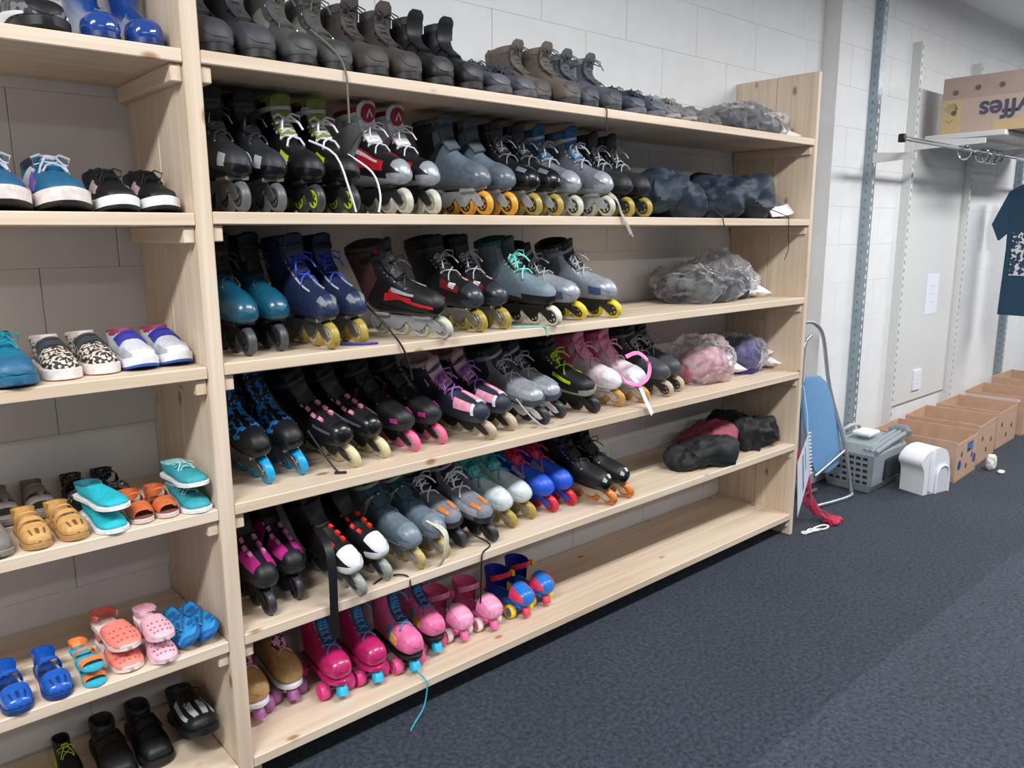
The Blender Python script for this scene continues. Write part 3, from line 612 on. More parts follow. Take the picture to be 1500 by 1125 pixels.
def shoe(name, rings, p):
    g = p.get; t = empty(name); up_ = g('z', .010); S = Surf(rings, up_); U = S.top
    sh = g('upper'); S.loft(MB(), 0, U, sh, seg=18, cap1=False).build('upper', None, t)
    mb = MB(); slab(mb, .0, g('sole_h', .024), g('sole', BLACK), L=g('sl', 1), W=g('sw', 1.0 if rings is SN else .95), grow=.0045 if rings is SN else .0015, spring=g('spring', .01)); so = mb.build('sole', None, t)
    if g('outsole'):
        mb = MB(); slab(mb, -.0005, .010, g('outsole'), L=g('sl', 1), W=g('sw', 1), grow=.0055, spring=g('spring', .01)); mb.build('outsole', None, so)
    if g('tread'):
        mb = MB()
        for k in range(9):
            x = .01+.031*k
            for sg in (-1, 1): mb.box((x, min(sg*.02, sg*.05), -.001), (x+.016, max(sg*.02, sg*.05), .012), g('sole', BLACK), bev=.003)
        mb.build('tread', None, so)
    mb = MB(); S.mouth(mb, U, g('lining', BLACK), rise=g('rise', .010), deep=.05); mb.build('collar', None, t)
    if g('toe'):
        mb = MB(); S.patch(mb, .0, g('toe_u', 2.0), -100, 100, .0022, g('toe'), -g('toe_w', 60), g('toe_w', 60), nv=14); mb.build('toe_cap', None, t)
    if g('heel'):
        mb = MB(); S.patch(mb, 6.6, min(U, 9.2), 120, 240, .0022, g('heel'), nv=10); mb.build('heel_counter', None, t)
    for q in g('panels', []):
        (u0, u1, a0, a1, b0, b1, m) = q
        for sg in (1, -1): S.patch(MB(), u0, u1, sg*a0, sg*a1, .0028, m, sg*b0, sg*b1, nu=8, nv=4).build('panel', None, t)
    if g('tongue', True):
        mb = MB(); tongue(mb, S, 4, U, g('text', .02), .052, g('tongue_m', sh), lean=g('lean', .1), t=.008); mb.build('tongue', None, t)
    if g('lace'):
        mb = MB(); laces(mb, S, 3.7, U-.5, g('rows', 5), ang=30, r=g('lace_r', .0022), off=.008, m=g('lace'), bow=g('bow', True), eyes=g('eyes')); mb.build('laces', None, t)
    if g('velcro'):
        for (ua, ub) in g('velcro_u', ((4.2, 5.2), (5.6, 6.8))):
            mb = MB(); S.patch(mb, ua, ub, -72, 72, .007, g('velcro'), nu=5, nv=12); mb.build('velcro_strap', None, t)
    if g('loop'):
        q = S.P(U, PI, 0); mb = MB(); mb.ribbon([q+Vector((.002, 0, -.03)), q+Vector((-.006, 0, 0)), q+Vector((-.012, 0, .022)), q+Vector((-.004, 0, .034)), q+Vector((.008, 0, .02)), q+Vector((.008, 0, -.01))], (0, 1, 0), .012, .003, g('loop')); mb.build('pull_loop', None, t)
    if g('tagm'):
        q = S.P(U-.6, R(45), .004); mb = MB(); mb.box((q.x-.016, q.y-.001, q.z-.022), (q.x+.016, q.y+.001, q.z+.008), g('tagm')); mb.build('price_tag', None, t)
    return t
SR = .285
GT = 'boots and shoes on the top shelf'; Z = STOP[0]
DG = C(58, 60, 66, .6); BRN = C(76, 68, 64, .65); BRN2 = C(104, 94, 86, .7); GRN = C(84, 88, 84, .7); PAPER = C(232, 232, 230, .7, var=.03)
def top(proto, spots, desc, s=1, words=('left', 'right')): return pair(proto, spots, Z, desc, 'shoe' if 'shoe' in desc or 'sneaker' in desc else 'boot', GT, ref=SR, s=s, words=words)
top(shoe('hiking_boot', TALL, dict(upper=C(64, 64, 68, .6), toe=C(60, 62, 68, .55), toe_u=2.8, lace=CHAR, sole=BLACK, tread=True, heel=CHAR, tagm=PAPER, z=.010)), [(.068, .055, 0), (.172, .05, 0)], 'tall dark grey work boot pair beside the upright')
top(shoe('hiking_boot', HB, dict(upper=C(78, 80, 78, .7), toe=C(56, 58, 60, .5), sole=BLACK, tread=True, lace=C(96, 94, 84, .7), lining=GRN, text=.05, lean=.2, panels=[(5, 9, 40, 66, 50, 80, C(150, 146, 132, .7))], z=.010, eyes=STEEL)), [(.282, .045, 0), (.394, .06, 0)], 'grey green hiking boot pair with long laces')
top(shoe('hiking_boot', HB, dict(upper=BRN, toe=C(64, 58, 56, .6), sole=BLACK, tread=True, lace=CHAR, lining=C(86, 78, 76, .8), loop=C(70, 66, 66, .7), text=.035, tagm=PAPER, z=.010)), [(.502, .05, 0), (.612, .05, 0)], 'dark brown hiking boot pair with paper tag')
top(shoe('hiking_boot', HB, dict(upper=BLACK, toe=C(52, 52, 56, .5), sole=BLACK, tread=True, velcro=BLACK, lining=CHAR, text=.03, tagm=PAPER, z=.010, eyes=STEEL)), [(.722, .045, 0), (.838, .05, 0)], 'black velcro boot pair with white tags')
top(shoe('hiking_boot', SN, dict(upper=C(62, 66, 76, .6), toe=C(88, 88, 94, .5), sole=C(74, 74, 80, .6), lace=C(60, 66, 82, .7), tread=True)), [(.948, .05, 0), (1.060, .055, 0)], 'low dark grey shoe pair beside the brown boots')
top(shoe('hiking_boot', HB, dict(upper=BRN2, toe=C(78, 74, 74, .6), sole=CHAR, tread=True, lace=C(80, 74, 70, .7), lining=C(120, 108, 100, .8), loop=C(96, 90, 84, .7), text=.03, z=.010)), [(1.164, .09, 0), (1.262, .05, 0)], 'taupe brown hiking boot pair with pull loops', s=.95, words=('rear', 'front'))
top(shoe('hiking_boot', HB, dict(upper=C(86, 90, 96, .7), toe=C(66, 68, 74, .55), sole=CHAR, tread=True, lace=C(70, 72, 78, .7), lining=C(120, 124, 130, .8), panels=[(4, 7, 40, 80, 50, 90, C(112, 118, 126, .6)), (8, 10, 60, 110, 60, 110, LGREY)], text=.03)), [(1.366, .06, 0), (1.480, .055, 0)], 'grey blue hiking boot pair with light panels', s=.92)
top(shoe('sneaker', SN, dict(upper=C(56, 64, 80, .6), toe=C(84, 88, 98, .5), sole=C(92, 94, 100, .6), lace=C(60, 66, 80, .7), lining=C(44, 54, 74, .8), text=.02)), [(1.610, .055, 0), (1.720, .055, 0)], 'navy grey sneaker pair on the top shelf', s=.95)
top(shoe('sneaker', SN, dict(upper=C(126, 124, 124, .7), toe=C(110, 108, 108, .6), sole=C(150, 146, 140, .6), outsole=C(88, 86, 84, .6), lace=C(150, 150, 150, .7), lining=C(104, 104, 106, .8))), [(1.826, .06, 0), (1.930, .06, 0)], 'light grey low sneaker pair', s=.88)
top(shoe('sneaker', SN, dict(upper=C(116, 112, 108, .7), toe=C(86, 84, 82, .6), sole=C(96, 92, 88, .6), lining=C(104, 104, 106, .8), tongue=False)), [(2.026, .07, 0), (2.116, .07, 0)], 'small taupe slip-on shoe pair beside the bagged shoes', s=.78)

# shoes in the left bay
def left(proto, spots, k, desc, s=1, ref=SR, words=('left', 'right'), cat='shoe', flat=1): return pair(proto, spots, STL[k], desc, cat, 'shoes in the left bay', ref=ref, s=s, words=words, flat=flat)
LEAF = spots(srgb(40, 42, 48), srgb(112, 116, 122), 50, .55, 'leaf_print'); LEO = spots(srgb(206, 196, 184), srgb(46, 40, 38), 90, .5, 'leopard')
left(shoe('sneaker', SN, dict(upper=LEAF, toe=BLACK, toe_u=1.8, sole=BLACK, lace=BLACK, panels=[(1.6, 6, 100, 112, 92, 120, WHITE)])), [(-.295, .04, 4)], 0, 'black leaf print sneaker on the top left shelf')
RB = C(30, 66, 136, .12, coat=.6)
t = shoe('rain_boot', RAIN, dict(upper=RB, sole=C(26, 52, 110, .3), lining=C(120, 130, 130, .6), tongue=False, z=.006, sole_h=.02, sl=.89, sw=.92, rise=.004)); left(t, [(-.184, .045, 0), (-.092, .045, 0)], 0, 'glossy blue rubber rain boot pair', s=.85, ref=.26, cat='boot')
left(shoe('sneaker', SN, dict(upper=C(26, 92, 128, .6), toe=C(24, 86, 120, .6), sole=C(222, 212, 206, .5), outsole=BLACK, lace=C(170, 176, 186, .7), lace_r=.003, heel=C(30, 34, 48, .5), lining=C(30, 36, 60, .7), panels=[(3.2, 5.6, 70, 100, 60, 96, C(120, 84, 160, .5)), (5.2, 8, 50, 110, 60, 110, C(210, 212, 220, .5))], sole_h=.038, spring=.016)), [(-.408, .04, 0), (-.292, .045, 0)], 1, 'blue running shoe pair with speckled laces')
left(shoe('sneaker', SN, dict(upper=BLACK, toe=BLACK, sole=WHITE, outsole=BLACK, lace=BLACK, loop=BLACK, panels=[(3.6, 5.4, 60, 92, 66, 98, C(190, 160, 164, .5)), (5.4, 6.2, 60, 98, 60, 98, C(170, 170, 170, .5))], sole_h=.036, spring=.014)), [(-.184, .04, 0), (-.092, .045, 0)], 1, 'black sneaker pair with white midsoles', s=.8)
left(shoe('sneaker', SN, dict(upper=C(20, 110, 136, .5), toe=C(36, 92, 128, .5), toe_u=2.6, sole=C(40, 96, 130, .5), lace=C(20, 128, 140, .6), heel=C(60, 150, 96, .5))), [(-.432, .0, 3)], 2, 'teal water shoe at the left edge of the shelf', s=.85)
left(shoe('sneaker', SN, dict(upper=LEO, sole=C(224, 212, 208, .5), velcro=C(54, 58, 64, .7), lining=C(196, 184, 176, .7), tongue=False, sole_h=.034, spring=.004)), [(-.334, .04, 2), (-.248, .06, 4)], 2, 'leopard print child shoe pair with velcro straps', s=.72)
left(shoe('sneaker', SN, dict(upper=C(206, 208, 216, .5), sole=WHITE, toe=WHITE, outsole=C(40, 84, 170, .5), velcro=C(58, 58, 156, .6), lining=C(150, 60, 90, .7), panels=[(1.6, 3.4, 60, 100, 60, 100, LGREY)], tongue=False, sole_h=.036, spring=.018)), [(-.166, .05, 2), (-.083, .06, 2)], 2, 'white and blue child sneaker pair with velcro', s=.72)
def sandal(p):
    g = p.get; t = empty('sandal'); S = Surf(SN, .006)
    mb = MB(); slab(mb, 0, .022, g('sole'), spring=.006); mb.build('sole', None, t)
    mb = MB(); slab(mb, .0225, .027, g('bed', g('sole')), grow=-.003, spring=.006, bevel=.001); mb.build('footbed', None, t)
    if g('closed'):
        mb = MB(); S.patch(mb, .2, 3.6, -118, 118, .0, g('upper'), -112, 112, nu=9, nv=16); mb.build('toe_part', None, t)
        mb = MB()
        for a in (-30, 0, 30): S.patch(mb, 1.6, 2.6, a-5, a+5, .002, g('hole', BLACK), nu=4, nv=3)
        mb.build('vent_slots', None, t)
    for (ua, ub, w) in g('bands', ((2.2, 3.3, 112), (5.2, 6.0, 112))):
        mb = MB(); S.patch(mb, ua, ub, -w, w, .002, g('upper'), nu=5, nv=16); mb.build('strap', None, t)
    mb = MB(); S.patch(mb, 7.2, 9.6, 96, 264, .001, g('upper'), 70, 290, nu=6, nv=16); mb.build('heel_strap', None, t)
    return t
SA = .285
left(shoe('sneaker', SN, dict(upper=C(116, 110, 106, .8), sole=C(130, 124, 116, .6), tongue=False)), [(-.505, .01, 0)], 3, 'grey canvas shoe cut by the photo edge', s=.6)
left(sandal(dict(sole=C(120, 114, 108, .6), upper=C(130, 122, 116, .7), bands=((2.2, 3.3, 112), (3.9, 4.8, 112), (5.2, 6.2, 112)))), [(-.455, .22, 0), (-.378, .22, 0)], 3, 'grey strap sandal pair behind the mustard sandals', s=.62, cat='sandal')
left(sandal(dict(sole=C(176, 134, 84, .6), upper=C(196, 150, 90, .6), closed=True, hole=C(110, 76, 40, .7), bands=((3.9, 4.6, 112), (5.4, 6.2, 112)))), [(-.428, .01, 2), (-.352, .012, 6)], 3, 'mustard tan child sandal pair with closed toes', s=.6, cat='sandal')
left(sandal(dict(sole=BLACK, upper=spots(srgb(22, 22, 24), srgb(150, 150, 150), 120, .6, 'black_white_trim'), bed=BLACK)), [(-.288, .215, 0), (-.205, .215, 4)], 3, 'black strap sandal pair behind the turquoise shoes', s=.62, cat='sandal')
def canvas(col, lace=None, lin=None): return shoe('canvas_shoe', SN, dict(upper=col, sole=C(226, 230, 232, .5), lining=lin or col, tongue=bool(lace), lace=lace, sole_h=.026, spring=.004, rise=.004))
o = left(canvas(C(28, 170, 184, .7), lin=C(20, 96, 110, .8)), [(-.276, .005, 3, 0, 0, 0), (-.266, .004, 10, 0, -2, .047)], 3, 'turquoise canvas slip-on pair lying overlapped', s=.66, flat=.58, words=('lower', 'upper'))
left(sandal(dict(sole=C(208, 190, 186, .6), upper=C(196, 100, 56, .6), closed=False, bands=((1.6, 3.6, 112), (5.2, 6.2, 112)), bed=C(120, 70, 50, .7))), [(-.208, .02, 0), (-.150, .02, 0)], 3, 'orange leather child sandal pair with white soles', s=.54, cat='sandal')
left(canvas(C(50, 150, 160, .7), lace=C(200, 226, 222, .7), lin=C(150, 196, 196, .8)), [(-.081, .01, 0, 0, 0, 0), (-.081, .014, 2, 0, -4, .052)], 3, 'teal canvas shoe pair with white soles, stacked', s=.68, flat=.58, words=('lower', 'upper'))
SB_ = C(30, 88, 176, .25, coat=.3)
left(sandal(dict(sole=C(30, 60, 120, .4), upper=SB_, closed=True, hole=C(20, 50, 110, .4), bands=((5.2, 6.4, 112),))), [(-.505, .0, 2), (-.424, .005, 2)], 4, 'glossy blue jelly sandal pair', s=.62, cat='sandal')
left(sandal(dict(sole=C(60, 176, 200, .5), upper=C(238, 130, 66, .5), bed=C(60, 170, 196, .5), bands=((2.2, 3.1, 112), (4.8, 5.6, 112)))), [(-.350, .005, 0, 0, 0, 0), (-.350, .012, 4, 0, 0, .037)], 4, 'small orange and turquoise sandal pair, stacked', s=.5, flat=.62, words=('lower', 'upper'), cat='sandal')
def clog(col, sole): 
    t = empty('clog'); S = Surf(SN, .008)
    mb = MB(); slab(mb, 0, .034, sole, grow=.002, spring=.012); mb.build('sole', None, t)
    mb = MB(); S.patch(mb, .1, 5.2, -112, 112, .004, col, -108, 108, nu=12, nv=18); u_ = mb.build('upper', None, t)
    mb = MB()
    for a in (-44, -22, 0, 22, 44):
        for u in (1.9, 2.7, 3.5): p = S.P(u, R(a), .0045); q = S.P(u, R(a), .0065); mb.tube([p, q], .0045, mat(tuple(c*.45 for c in srgb(230, 140, 130)), .6), 8)
    mb.build('vent_holes', None, u_)
    mb = MB(); S.patch(mb, 7.4, 9.8, 84, 276, .003, col, 62, 298, nu=6, nv=18); mb.build('heel_strap', None, t)
    return t
CORAL = C(238, 130, 116, .5)
left(clog(CORAL, C(236, 216, 208, .5)), [(-.270, .02, 3, 0, 0, 0), (-.268, .03, 5, 0, 0, .050)], 4, 'coral child clog pair with white soles, stacked', s=.70, flat=.6, words=('lower', 'upper'))
left(clog(C(226, 176, 190, .5), C(236, 200, 210, .5)), [(-.194, .0, 0, 0, 0, 0), (-.193, .01, 1, 0, -2, .048)], 4, 'pale pink clog pair, stacked', s=.62, flat=.64, words=('lower', 'upper'))
def flip_flop(col, print_):
    t = empty('flip_flop'); mb = MB(); slab(mb, 0, .02, col, spring=.004); s_ = mb.build('sole', None, t)
    mb = MB(); slab(mb, .0203, .0225, print_, grow=-.003, spring=.004, bevel=.0006); mb.build('footbed', None, s_)
    for sg in (1, -1):
        mb = MB(); mb.ribbon([(.225, 0, .024), (.215, sg*.004, .040), (.18, sg*.03, .048), (.14, sg*.042, .036), (.11, sg*.042, .020)], [(0, 0, 1), (0, sg*.4, 1), (.3, 0, 1), (.3, 0, 1), (0, 0, 1)], .014, .004, C(40, 110, 170, .4)); mb.build('strap', None, t)
    return t
left(flip_flop(C(30, 96, 160, .5), spots(srgb(44, 150, 210), srgb(26, 96, 160), 30, .52, 'flip_print')), [(-.076, .01, 0, 38, 0, .028), (-.124, .01, 0, 38, 0, .028)], 4, 'blue printed flip-flop pair tilted beside the upright', s=.68, words=('right', 'left'), cat='flip-flop')
left(shoe('sneaker', SN, dict(upper=BLACK, sole=BLACK, velcro=BLACK, lining=CHAR, panels=[(4.5, 5.4, 50, 80, 50, 80, WHITE)], tongue=False)), [(-.290, .13, 0), (-.196, .14, 0)], 5, 'plain black shoe pair on the lowest left shelf', s=.8)
left(shoe('hiking_boot', SN, dict(upper=BLACK, sole=BLACK, lining=BLACK, lace=BLACK, text=.05, lean=-.1, panels=[(2.0, 4.2, 6, 30, 8, 36, C(180, 182, 186, .5)), (2.4, 6, 56, 76, 60, 84, C(170, 172, 178, .5))])), [(-.096, .06, 0, 0, -14, .02)], 5, 'black and silver sport shoe leaning against the upright', s=.84)
left(shoe('sneaker', SN, dict(upper=BLACK, sole=LIME, lace=LIME)), [(-.385, .22, 0)], 5, 'black shoe with lime trim far back on the lowest shelf', s=.55)

# ------------------------------------------------------------------ soft bags, pads and clothes
def crumple(q, oct=4):
    d = 0; a = 1
    for k in range(oct): d += a*(.6-1.6*abs(mnoise.noise(q))); q = q*2.05+Vector((3.1, 1.7, 4.3)); a *= .52
    return d
def blob(mb, sx, sy, sz, seed, amp, m, nu=72, nv=34, freq=9, n=2.4, ridge=.0, octv=4):
    rs = []; f0 = freq*(.5+ridge)
    for i in range(nv+1):
        th = -PI/2+PI*i/nv; ring = []
        for j in range(nu):
            ph = 2*PI*j/nu; pw = lambda c: math.copysign(abs(c)**(2/n), c)
            v = Vector((pw(math.cos(th))*pw(math.cos(ph))*sx, pw(math.cos(th))*pw(math.sin(ph))*sy, pw(math.sin(th))*sz))
            sd = Vector((seed*3.7, seed*1.3, seed*7.1))
            lo = mnoise.noise(v*6+sd)*1.3
            k = 1+amp*(.8*lo+1.1*crumple(v*f0*1.6+sd, octv))
            p = Vector((v.x*(.4+.6*k), v.y*(.3+.7*k), v.z*k*(1+.4*lo))); p.z = max(p.z+sz*.92, 0.0004*(j % 3))
            ring.append(p)
        rs.append(ring)
    return mb.rings(rs, m)
def lump(name, loc, rz, size, seed, amp, m, label, cat, group, parts=None, **kw):
    t = empty(name, loc, R(rz)); blob(MB(), *size, seed, amp, m, **kw).build('fabric', None, t); tag(t, label, cat, group)
    if parts: parts(t)
    return t
FAB = C(34, 38, 46, .75, bump=.4, scale=200); FABN = C(30, 44, 58, .6, bump=.4, scale=160); FABG = C(120, 124, 132, .7); FABK = C(22, 23, 28, .7)
def cord(t, pts, m=BLACK, r=.0022, name='cord'):
    """world points -> child tube"""
    bpy.context.view_layer.update(); iv = t.matrix_world.inverted()
    P = catmull([tuple(p) for p in pts], 4)
    return MB().tube([iv @ Vector(p) for p in P], r, m, 6).build(name, None, t)
def strapw(t, pts, wd, wdt, m, name='loose_strap', th=.002):
    bpy.context.view_layer.update(); iv = t.matrix_world.inverted(); P = catmull([tuple(p) for p in pts], 4)
    return MB().ribbon([iv @ Vector(p) for p in P], tuple(iv.to_3x3() @ Vector(wd)), wdt, th, m).build(name, None, t)
Z = STOP[1]
b1 = lump('drawstring_bag', (1.928, .19, Z), 4, (.165, .14, .088), 1, .34, FABN, 'dark fabric drawstring bag beside the last skates', 'bag', 'soft bags on the second shelf', ridge=.25, freq=7)
cord(b1, [(2.03, .06, Z+.07), (2.06, .02, Z+.03), (2.07, -.006, Z+.006), (2.075, -.008, Z-.012), (2.085, -.008, Z-.035)])
b2 = lump('drawstring_bag', (2.385, .19, Z), -4, (.185, .14, .088), 2, .36, FABN, 'dark crumpled fabric bag near the end panel', 'bag', 'soft bags on the second shelf', ridge=.3, freq=7)
cord(b2, [(2.50, .06, Z+.05), (2.56, .01, Z+.02), (2.585, -.006, Z+.002), (2.585, -.008, Z-.06), (2.60, -.006, Z-.13), (2.575, -.004, Z-.18)], BLACK, .0018)
lump('cloth_pouch', (2.155, .34, Z), 10, (.045, .045, .09), 3, .3, FABG, 'grey cloth piece between the two dark bags', 'cloth', 'soft bags on the second shelf')
pz = empty('knee_pad', (2.675, .16, Z), R(-8)); tag(pz, 'grey pad with white shell lying against the end panel', 'knee pad')
blob(MB(), .07, .06, .042, 5, .12, C(92, 94, 98, .7)).build('padding', None, pz)
MB().ribbon([(-.07, -.075, .032), (0, -.085, .036), (.05, -.08, .044), (.08, -.07, .05)], (0, .6, .8), .055, .006, WHITE).build('shell', None, pz)
def bagged(name, loc, rz, size, seed, m, label, cat, group, filmbase=.05, contents=None, tint=(1, 1, 1)):
    t = empty(name, loc, R(rz)); tag(t, label, cat, group)
    k = contents or [((0, 0, 0), .92, m)]
    for (off, s_, mm) in k:
        o = blob(MB(), size[0]*s_*.9, size[1]*s_*.9, size[2]*s_*.88, seed+off[0]*9, .24, mm, ridge=.2, freq=9).build('contents', None, t); o.location = (off[0], off[1], .002)
    blob(MB(), *size, seed, .26, film(tint, filmbase), nu=110, nv=52, ridge=.5, freq=12, octv=2).build('bag_film', None, t)
    # gathered end of the bag
    MB().rings([[(size[0]*.75+.02*i*2.2, (.05+.028*i)*math.cos(a)*(.6+.4*math.sin(3*a+i)), size[2]*.55+(.02+.010*i)*math.sin(a)) for a in [2*PI*j/14 for j in range(14)]] for i in range(4)], film(tint, filmbase+.12), False, False).build('bag_end', None, t)
    return t
bagged('bagged_shoes', (2.44, .17, STOP[0]), -3, (.22, .13, .062), 7, C(58, 64, 76, .6), 'clear plastic bag of dark shoes on the top shelf', 'bag', 'bags on the rack')
bagged('bagged_pads', (2.30, .22, STOP[2]), -4, (.27, .15, .086), 8, C(48, 52, 60, .6), 'large clear plastic bag of dark pads', 'bag', 'bags on the rack', contents=[((-.05, 0, 0), .86, C(60, 62, 68, .6)), ((.10, .02, 0), .72, C(40, 54, 74, .6))])
bagged('bagged_pads', (2.25, .19, STOP[3]), 8, (.135, .13, .10), 9, C(206, 160, 176, .6), 'clear plastic bag of pink protective pads', 'bag', 'bags on the rack', filmbase=.07, contents=[((0, -.01, 0), .82, C(214, 168, 178, .6)), ((-.07, .05, 0), .5, C(170, 70, 100, .6)), ((.05, .02, 0), .55, C(226, 214, 214, .6))])
bagged('bagged_pads', (2.60, .22, STOP[3]), -8, (.115, .12, .09), 10, C(62, 50, 120, .6), 'clear plastic bag of purple pads by the end panel', 'bag', 'bags on the rack', contents=[((-.02, 0, 0), .88, C(58, 48, 118, .6)), ((.05, -.03, 0), .5, C(178, 178, 196, .5)), ((.10, 0, 0), .4, C(40, 130, 190, .5))])
Z = STOP[4]; GP = 'protective gear on the fifth shelf'
def redprint(t):
    blob(MB(), .105, .055, .055, 12.2, .1, spots(srgb(190, 40, 48), srgb(30, 26, 30), 75, .5, 'red_print'), ridge=.1).build('printed_panel', None, t).location = (.02, -.045, .012)
lump('protective_pad', (2.14, .10, Z), -14, (.15, .075, .055), 11, .34, FABK, 'black padded glove lying at the left of the gear', 'pad', GP, ridge=.2)
lump('protective_pad', (2.36, .22, Z), -10, (.115, .10, .060), 12, .32, C(150, 70, 84, .7), 'black pad with bright red printed panel', 'pad', GP, parts=redprint, ridge=.2)
lump('protective_pad', (2.61, .20, Z), -6, (.135, .14, .074), 13, .36, FABK, 'black crumpled pad with thin white piping by end panel', 'pad', GP, parts=lambda t: MB().tube([(-.1, -.10, .10), (-.03, -.13, .11), (.04, -.14, .09), (.1, -.13, .06)], .0025, WHITE).build('piping', None, t), ridge=.25)

# loose laces and straps hanging off the shelves
def find(prefix, lab):
    for o in bpy.data.objects:
        if o.parent is None and o.name.startswith(prefix) and lab in o.get('label', ''): return o
Zt = STOP[0]
o = find('hiking_boot', 'right one of the grey green'); cord(o, [(.33, .10, Zt+.11), (.36, .03, Zt+.05), (.368, -.004, Zt+.0), (.37, -.008, Zt-.06), (.372, -.006, Zt-.13)], C(110, 106, 92, .7), .003, 'hanging_lace')
o = find('hiking_boot', 'right one of the grey blue'); cord(o, [(1.36, .06, Zt+.05), (1.365, .0, Zt+.004), (1.366, -.005, Zt-.03), (1.368, -.004, Zt-.075)], CHAR, .0025, 'hanging_lace')
Zt = STOP[1]
o = find('inline_skate', 'right one of the black skate pair with lime'); cord(o, [(.42, .09, Zt+.16), (.452, .02, Zt+.11), (.462, .0, Zt+.05), (.455, .0, Zt+.004)], WHITE, .003, 'hanging_lace')
o = find('inline_skate', 'left one of the black skate pair with lime'); cord(o, [(.31, .10, Zt+.19), (.348, .03, Zt+.15), (.368, .0, Zt+.06), (.385, .0, Zt+.004)], WHITE, .003, 'hanging_lace')
o = find('inline_skate', 'front one of the silver grey'); cord(o, [(1.40, .06, Zt+.10), (1.43, .01, Zt+.07), (1.452, -.006, Zt+.012), (1.48, -.012, Zt-.03), (1.51, -.010, Zt-.07)], C(190, 186, 176, .7), .0035, 'hanging_lace')
cord(o, [(1.40, .07, Zt+.10), (1.425, .0, Zt+.06), (1.447, -.008, Zt+.012), (1.47, -.013, Zt-.03), (1.495, -.011, Zt-.062)], C(190, 186, 176, .7), .0035, 'hanging_lace')
Zt = STOP[2]
o = find('inline_skate', 'large black and red'); cord(o, [(.46, .12, Zt+.12), (.47, .04, Zt+.07), (.505, -.004, Zt+.005), (.53, -.008, Zt-.05), (.545, -.006, Zt-.11)], BLACK, .003, 'hanging_lace')
o = find('inline_skate', 'grey blue inline'); cord(o, [(.98, .05, Zt+.004), (1.05, .012, Zt+.004), (1.085, -.004, Zt), (1.09, -.006, Zt-.03)], MINT, .0025, 'hanging_lace')
o = find('inline_skate', 'right one of the navy'); cord(o, [(.36, .09, Zt+.004), (.40, .045, Zt+.004), (.455, .03, Zt+.004)], C(50, 50, 140, .6), .0035, 'hanging_lace')
Zt = STOP[3]
o = find('inline_skate', 'left one of the black skate pair with pink'); cord(o, [(.275, .13, Zt+.12), (.30, .08, Zt+.05), (.318, .05, Zt+.01), (.330, .045, Zt+.004)], BLACK, .003, 'hanging_lace'); cord(o, [(.312, .055, Zt+.005), (.34, .036, Zt+.005)], BLACK, .004, 'lace_toggle')
o = find('inline_skate', 'left one of the silver skate'); cord(o, [(1.06, .12, Zt+.10), (1.08, .06, Zt+.04), (1.12, .03, Zt+.004), (1.20, .025, Zt+.004), (1.28, .03, Zt+.004), (1.34, .04, Zt+.004)], LGREY, .003, 'hanging_lace')
o = find('inline_skate', 'right one of the pink and white'); strapw(o, [(1.58, .04, Zt+.13), (1.595, .01, Zt+.09), (1.615, -.008, Zt+.03), (1.64, -.020, Zt-.022)], (1, .3, .3), .026, WHITE)
strapw(o, [(1.50, .04, Zt+.17), (1.52, .02, Zt+.12), (1.57, .0, Zt+.10), (1.63, .0, Zt+.12), (1.66, .02, Zt+.17), (1.63, .05, Zt+.21), (1.57, .06, Zt+.2)], (0, .6, 1), .016, C(232, 120, 176, .4), 'ring_strap')
Zt = STOP[4]
o = find('inline_skate', 'left one of the black skate pair with white toes'); strapw(o, [(.27, .10, Zt+.20), (.258, .01, Zt+.17), (.255, -.012, Zt+.09), (.254, -.012, Zt-.03), (.256, -.012, Zt-.10)], (1, 0, 0), .026, BLACK)
cord(o, [(.41, .03, Zt+.004), (.47, .05, Zt+.004), (.515, .01, Zt+.004), (.515, -.006, Zt-.03), (.508, -.006, Zt-.06)], BLACK, .0028, 'hanging_lace')
o = find('inline_skate', 'right one of the blue grey'); strapw(o, [(.63, .06, Zt+.14), (.655, .005, Zt+.11), (.652, -.006, Zt+.05), (.635, .004, Zt+.004)], (1, .3, 0), .024, C(196, 194, 178, .5))
o = find('inline_skate', 'front one of the grey sporty'); cord(o, [(.80, .05, Zt+.05), (.86, .03, Zt+.004), (.80, -.004, Zt+.0), (.792, -.007, Zt-.05), (.79, -.007, Zt-.12), (.785, -.007, Zt-.17)], BLACK, .0028, 'hanging_lace')
o = find('roller_skate', 'left one of the light pink'); Zt = STOP[5]; cord(o, [(.555, .04, Zt+.02), (.562, -.006, Zt+.002), (.562, -.01, Zt-.03), (.545, -.014, Zt-.08), (.50, -.03, Zt-.105), (.47, -.05, .004)], C(60, 160, 190, .6), .0028, 'hanging_lace')

# ------------------------------------------------------------------ the far side: posts, shop shelf, boxes
GALV = C(150, 164, 172, .4, metal=.55, var=.12, scale=14); PWHITE = C(214, 214, 212, .4, var=.03); SLOT = C(60, 62, 66, .6); CARD = C(190, 156, 132, .8, var=.08, scale=18); CARDI = C(168, 130, 110, .8, var=.08, scale=18)
def slotted_post(x, d, wdt, z0, z1, m, label, holes, name='metal_post', hole=WHITE, hole2=SLOT):
    t = empty(name, (x, PY, z0)); h = z1-z0
    mb = MB(); mb.box((0, -d, 0), (.003, 0, h), m); mb.box((.003, -d, 0), (wdt, -d+.003, h), m); mb.box((wdt-.003, -d+.003, 0), (wdt, 0, h), m)
    mb.build('profile', None, t, smooth=False)
    mb = MB(); k = int(h/holes)
    for i in range(k):
        z = (i+.3)*holes
        mb.box((wdt*.42, -d-.0008, z), (wdt*.66, -d+.0005, z+holes*.45), hole)
        if hole2: mb.box((-.0008, -d*.62, z), (.0005, -d*.42, z+holes*.35), hole2)
    s_ = mb.build('slots', None, t, smooth=False); s_['kind'] = 'stuff'
    tag(t, label, 'post'); return t
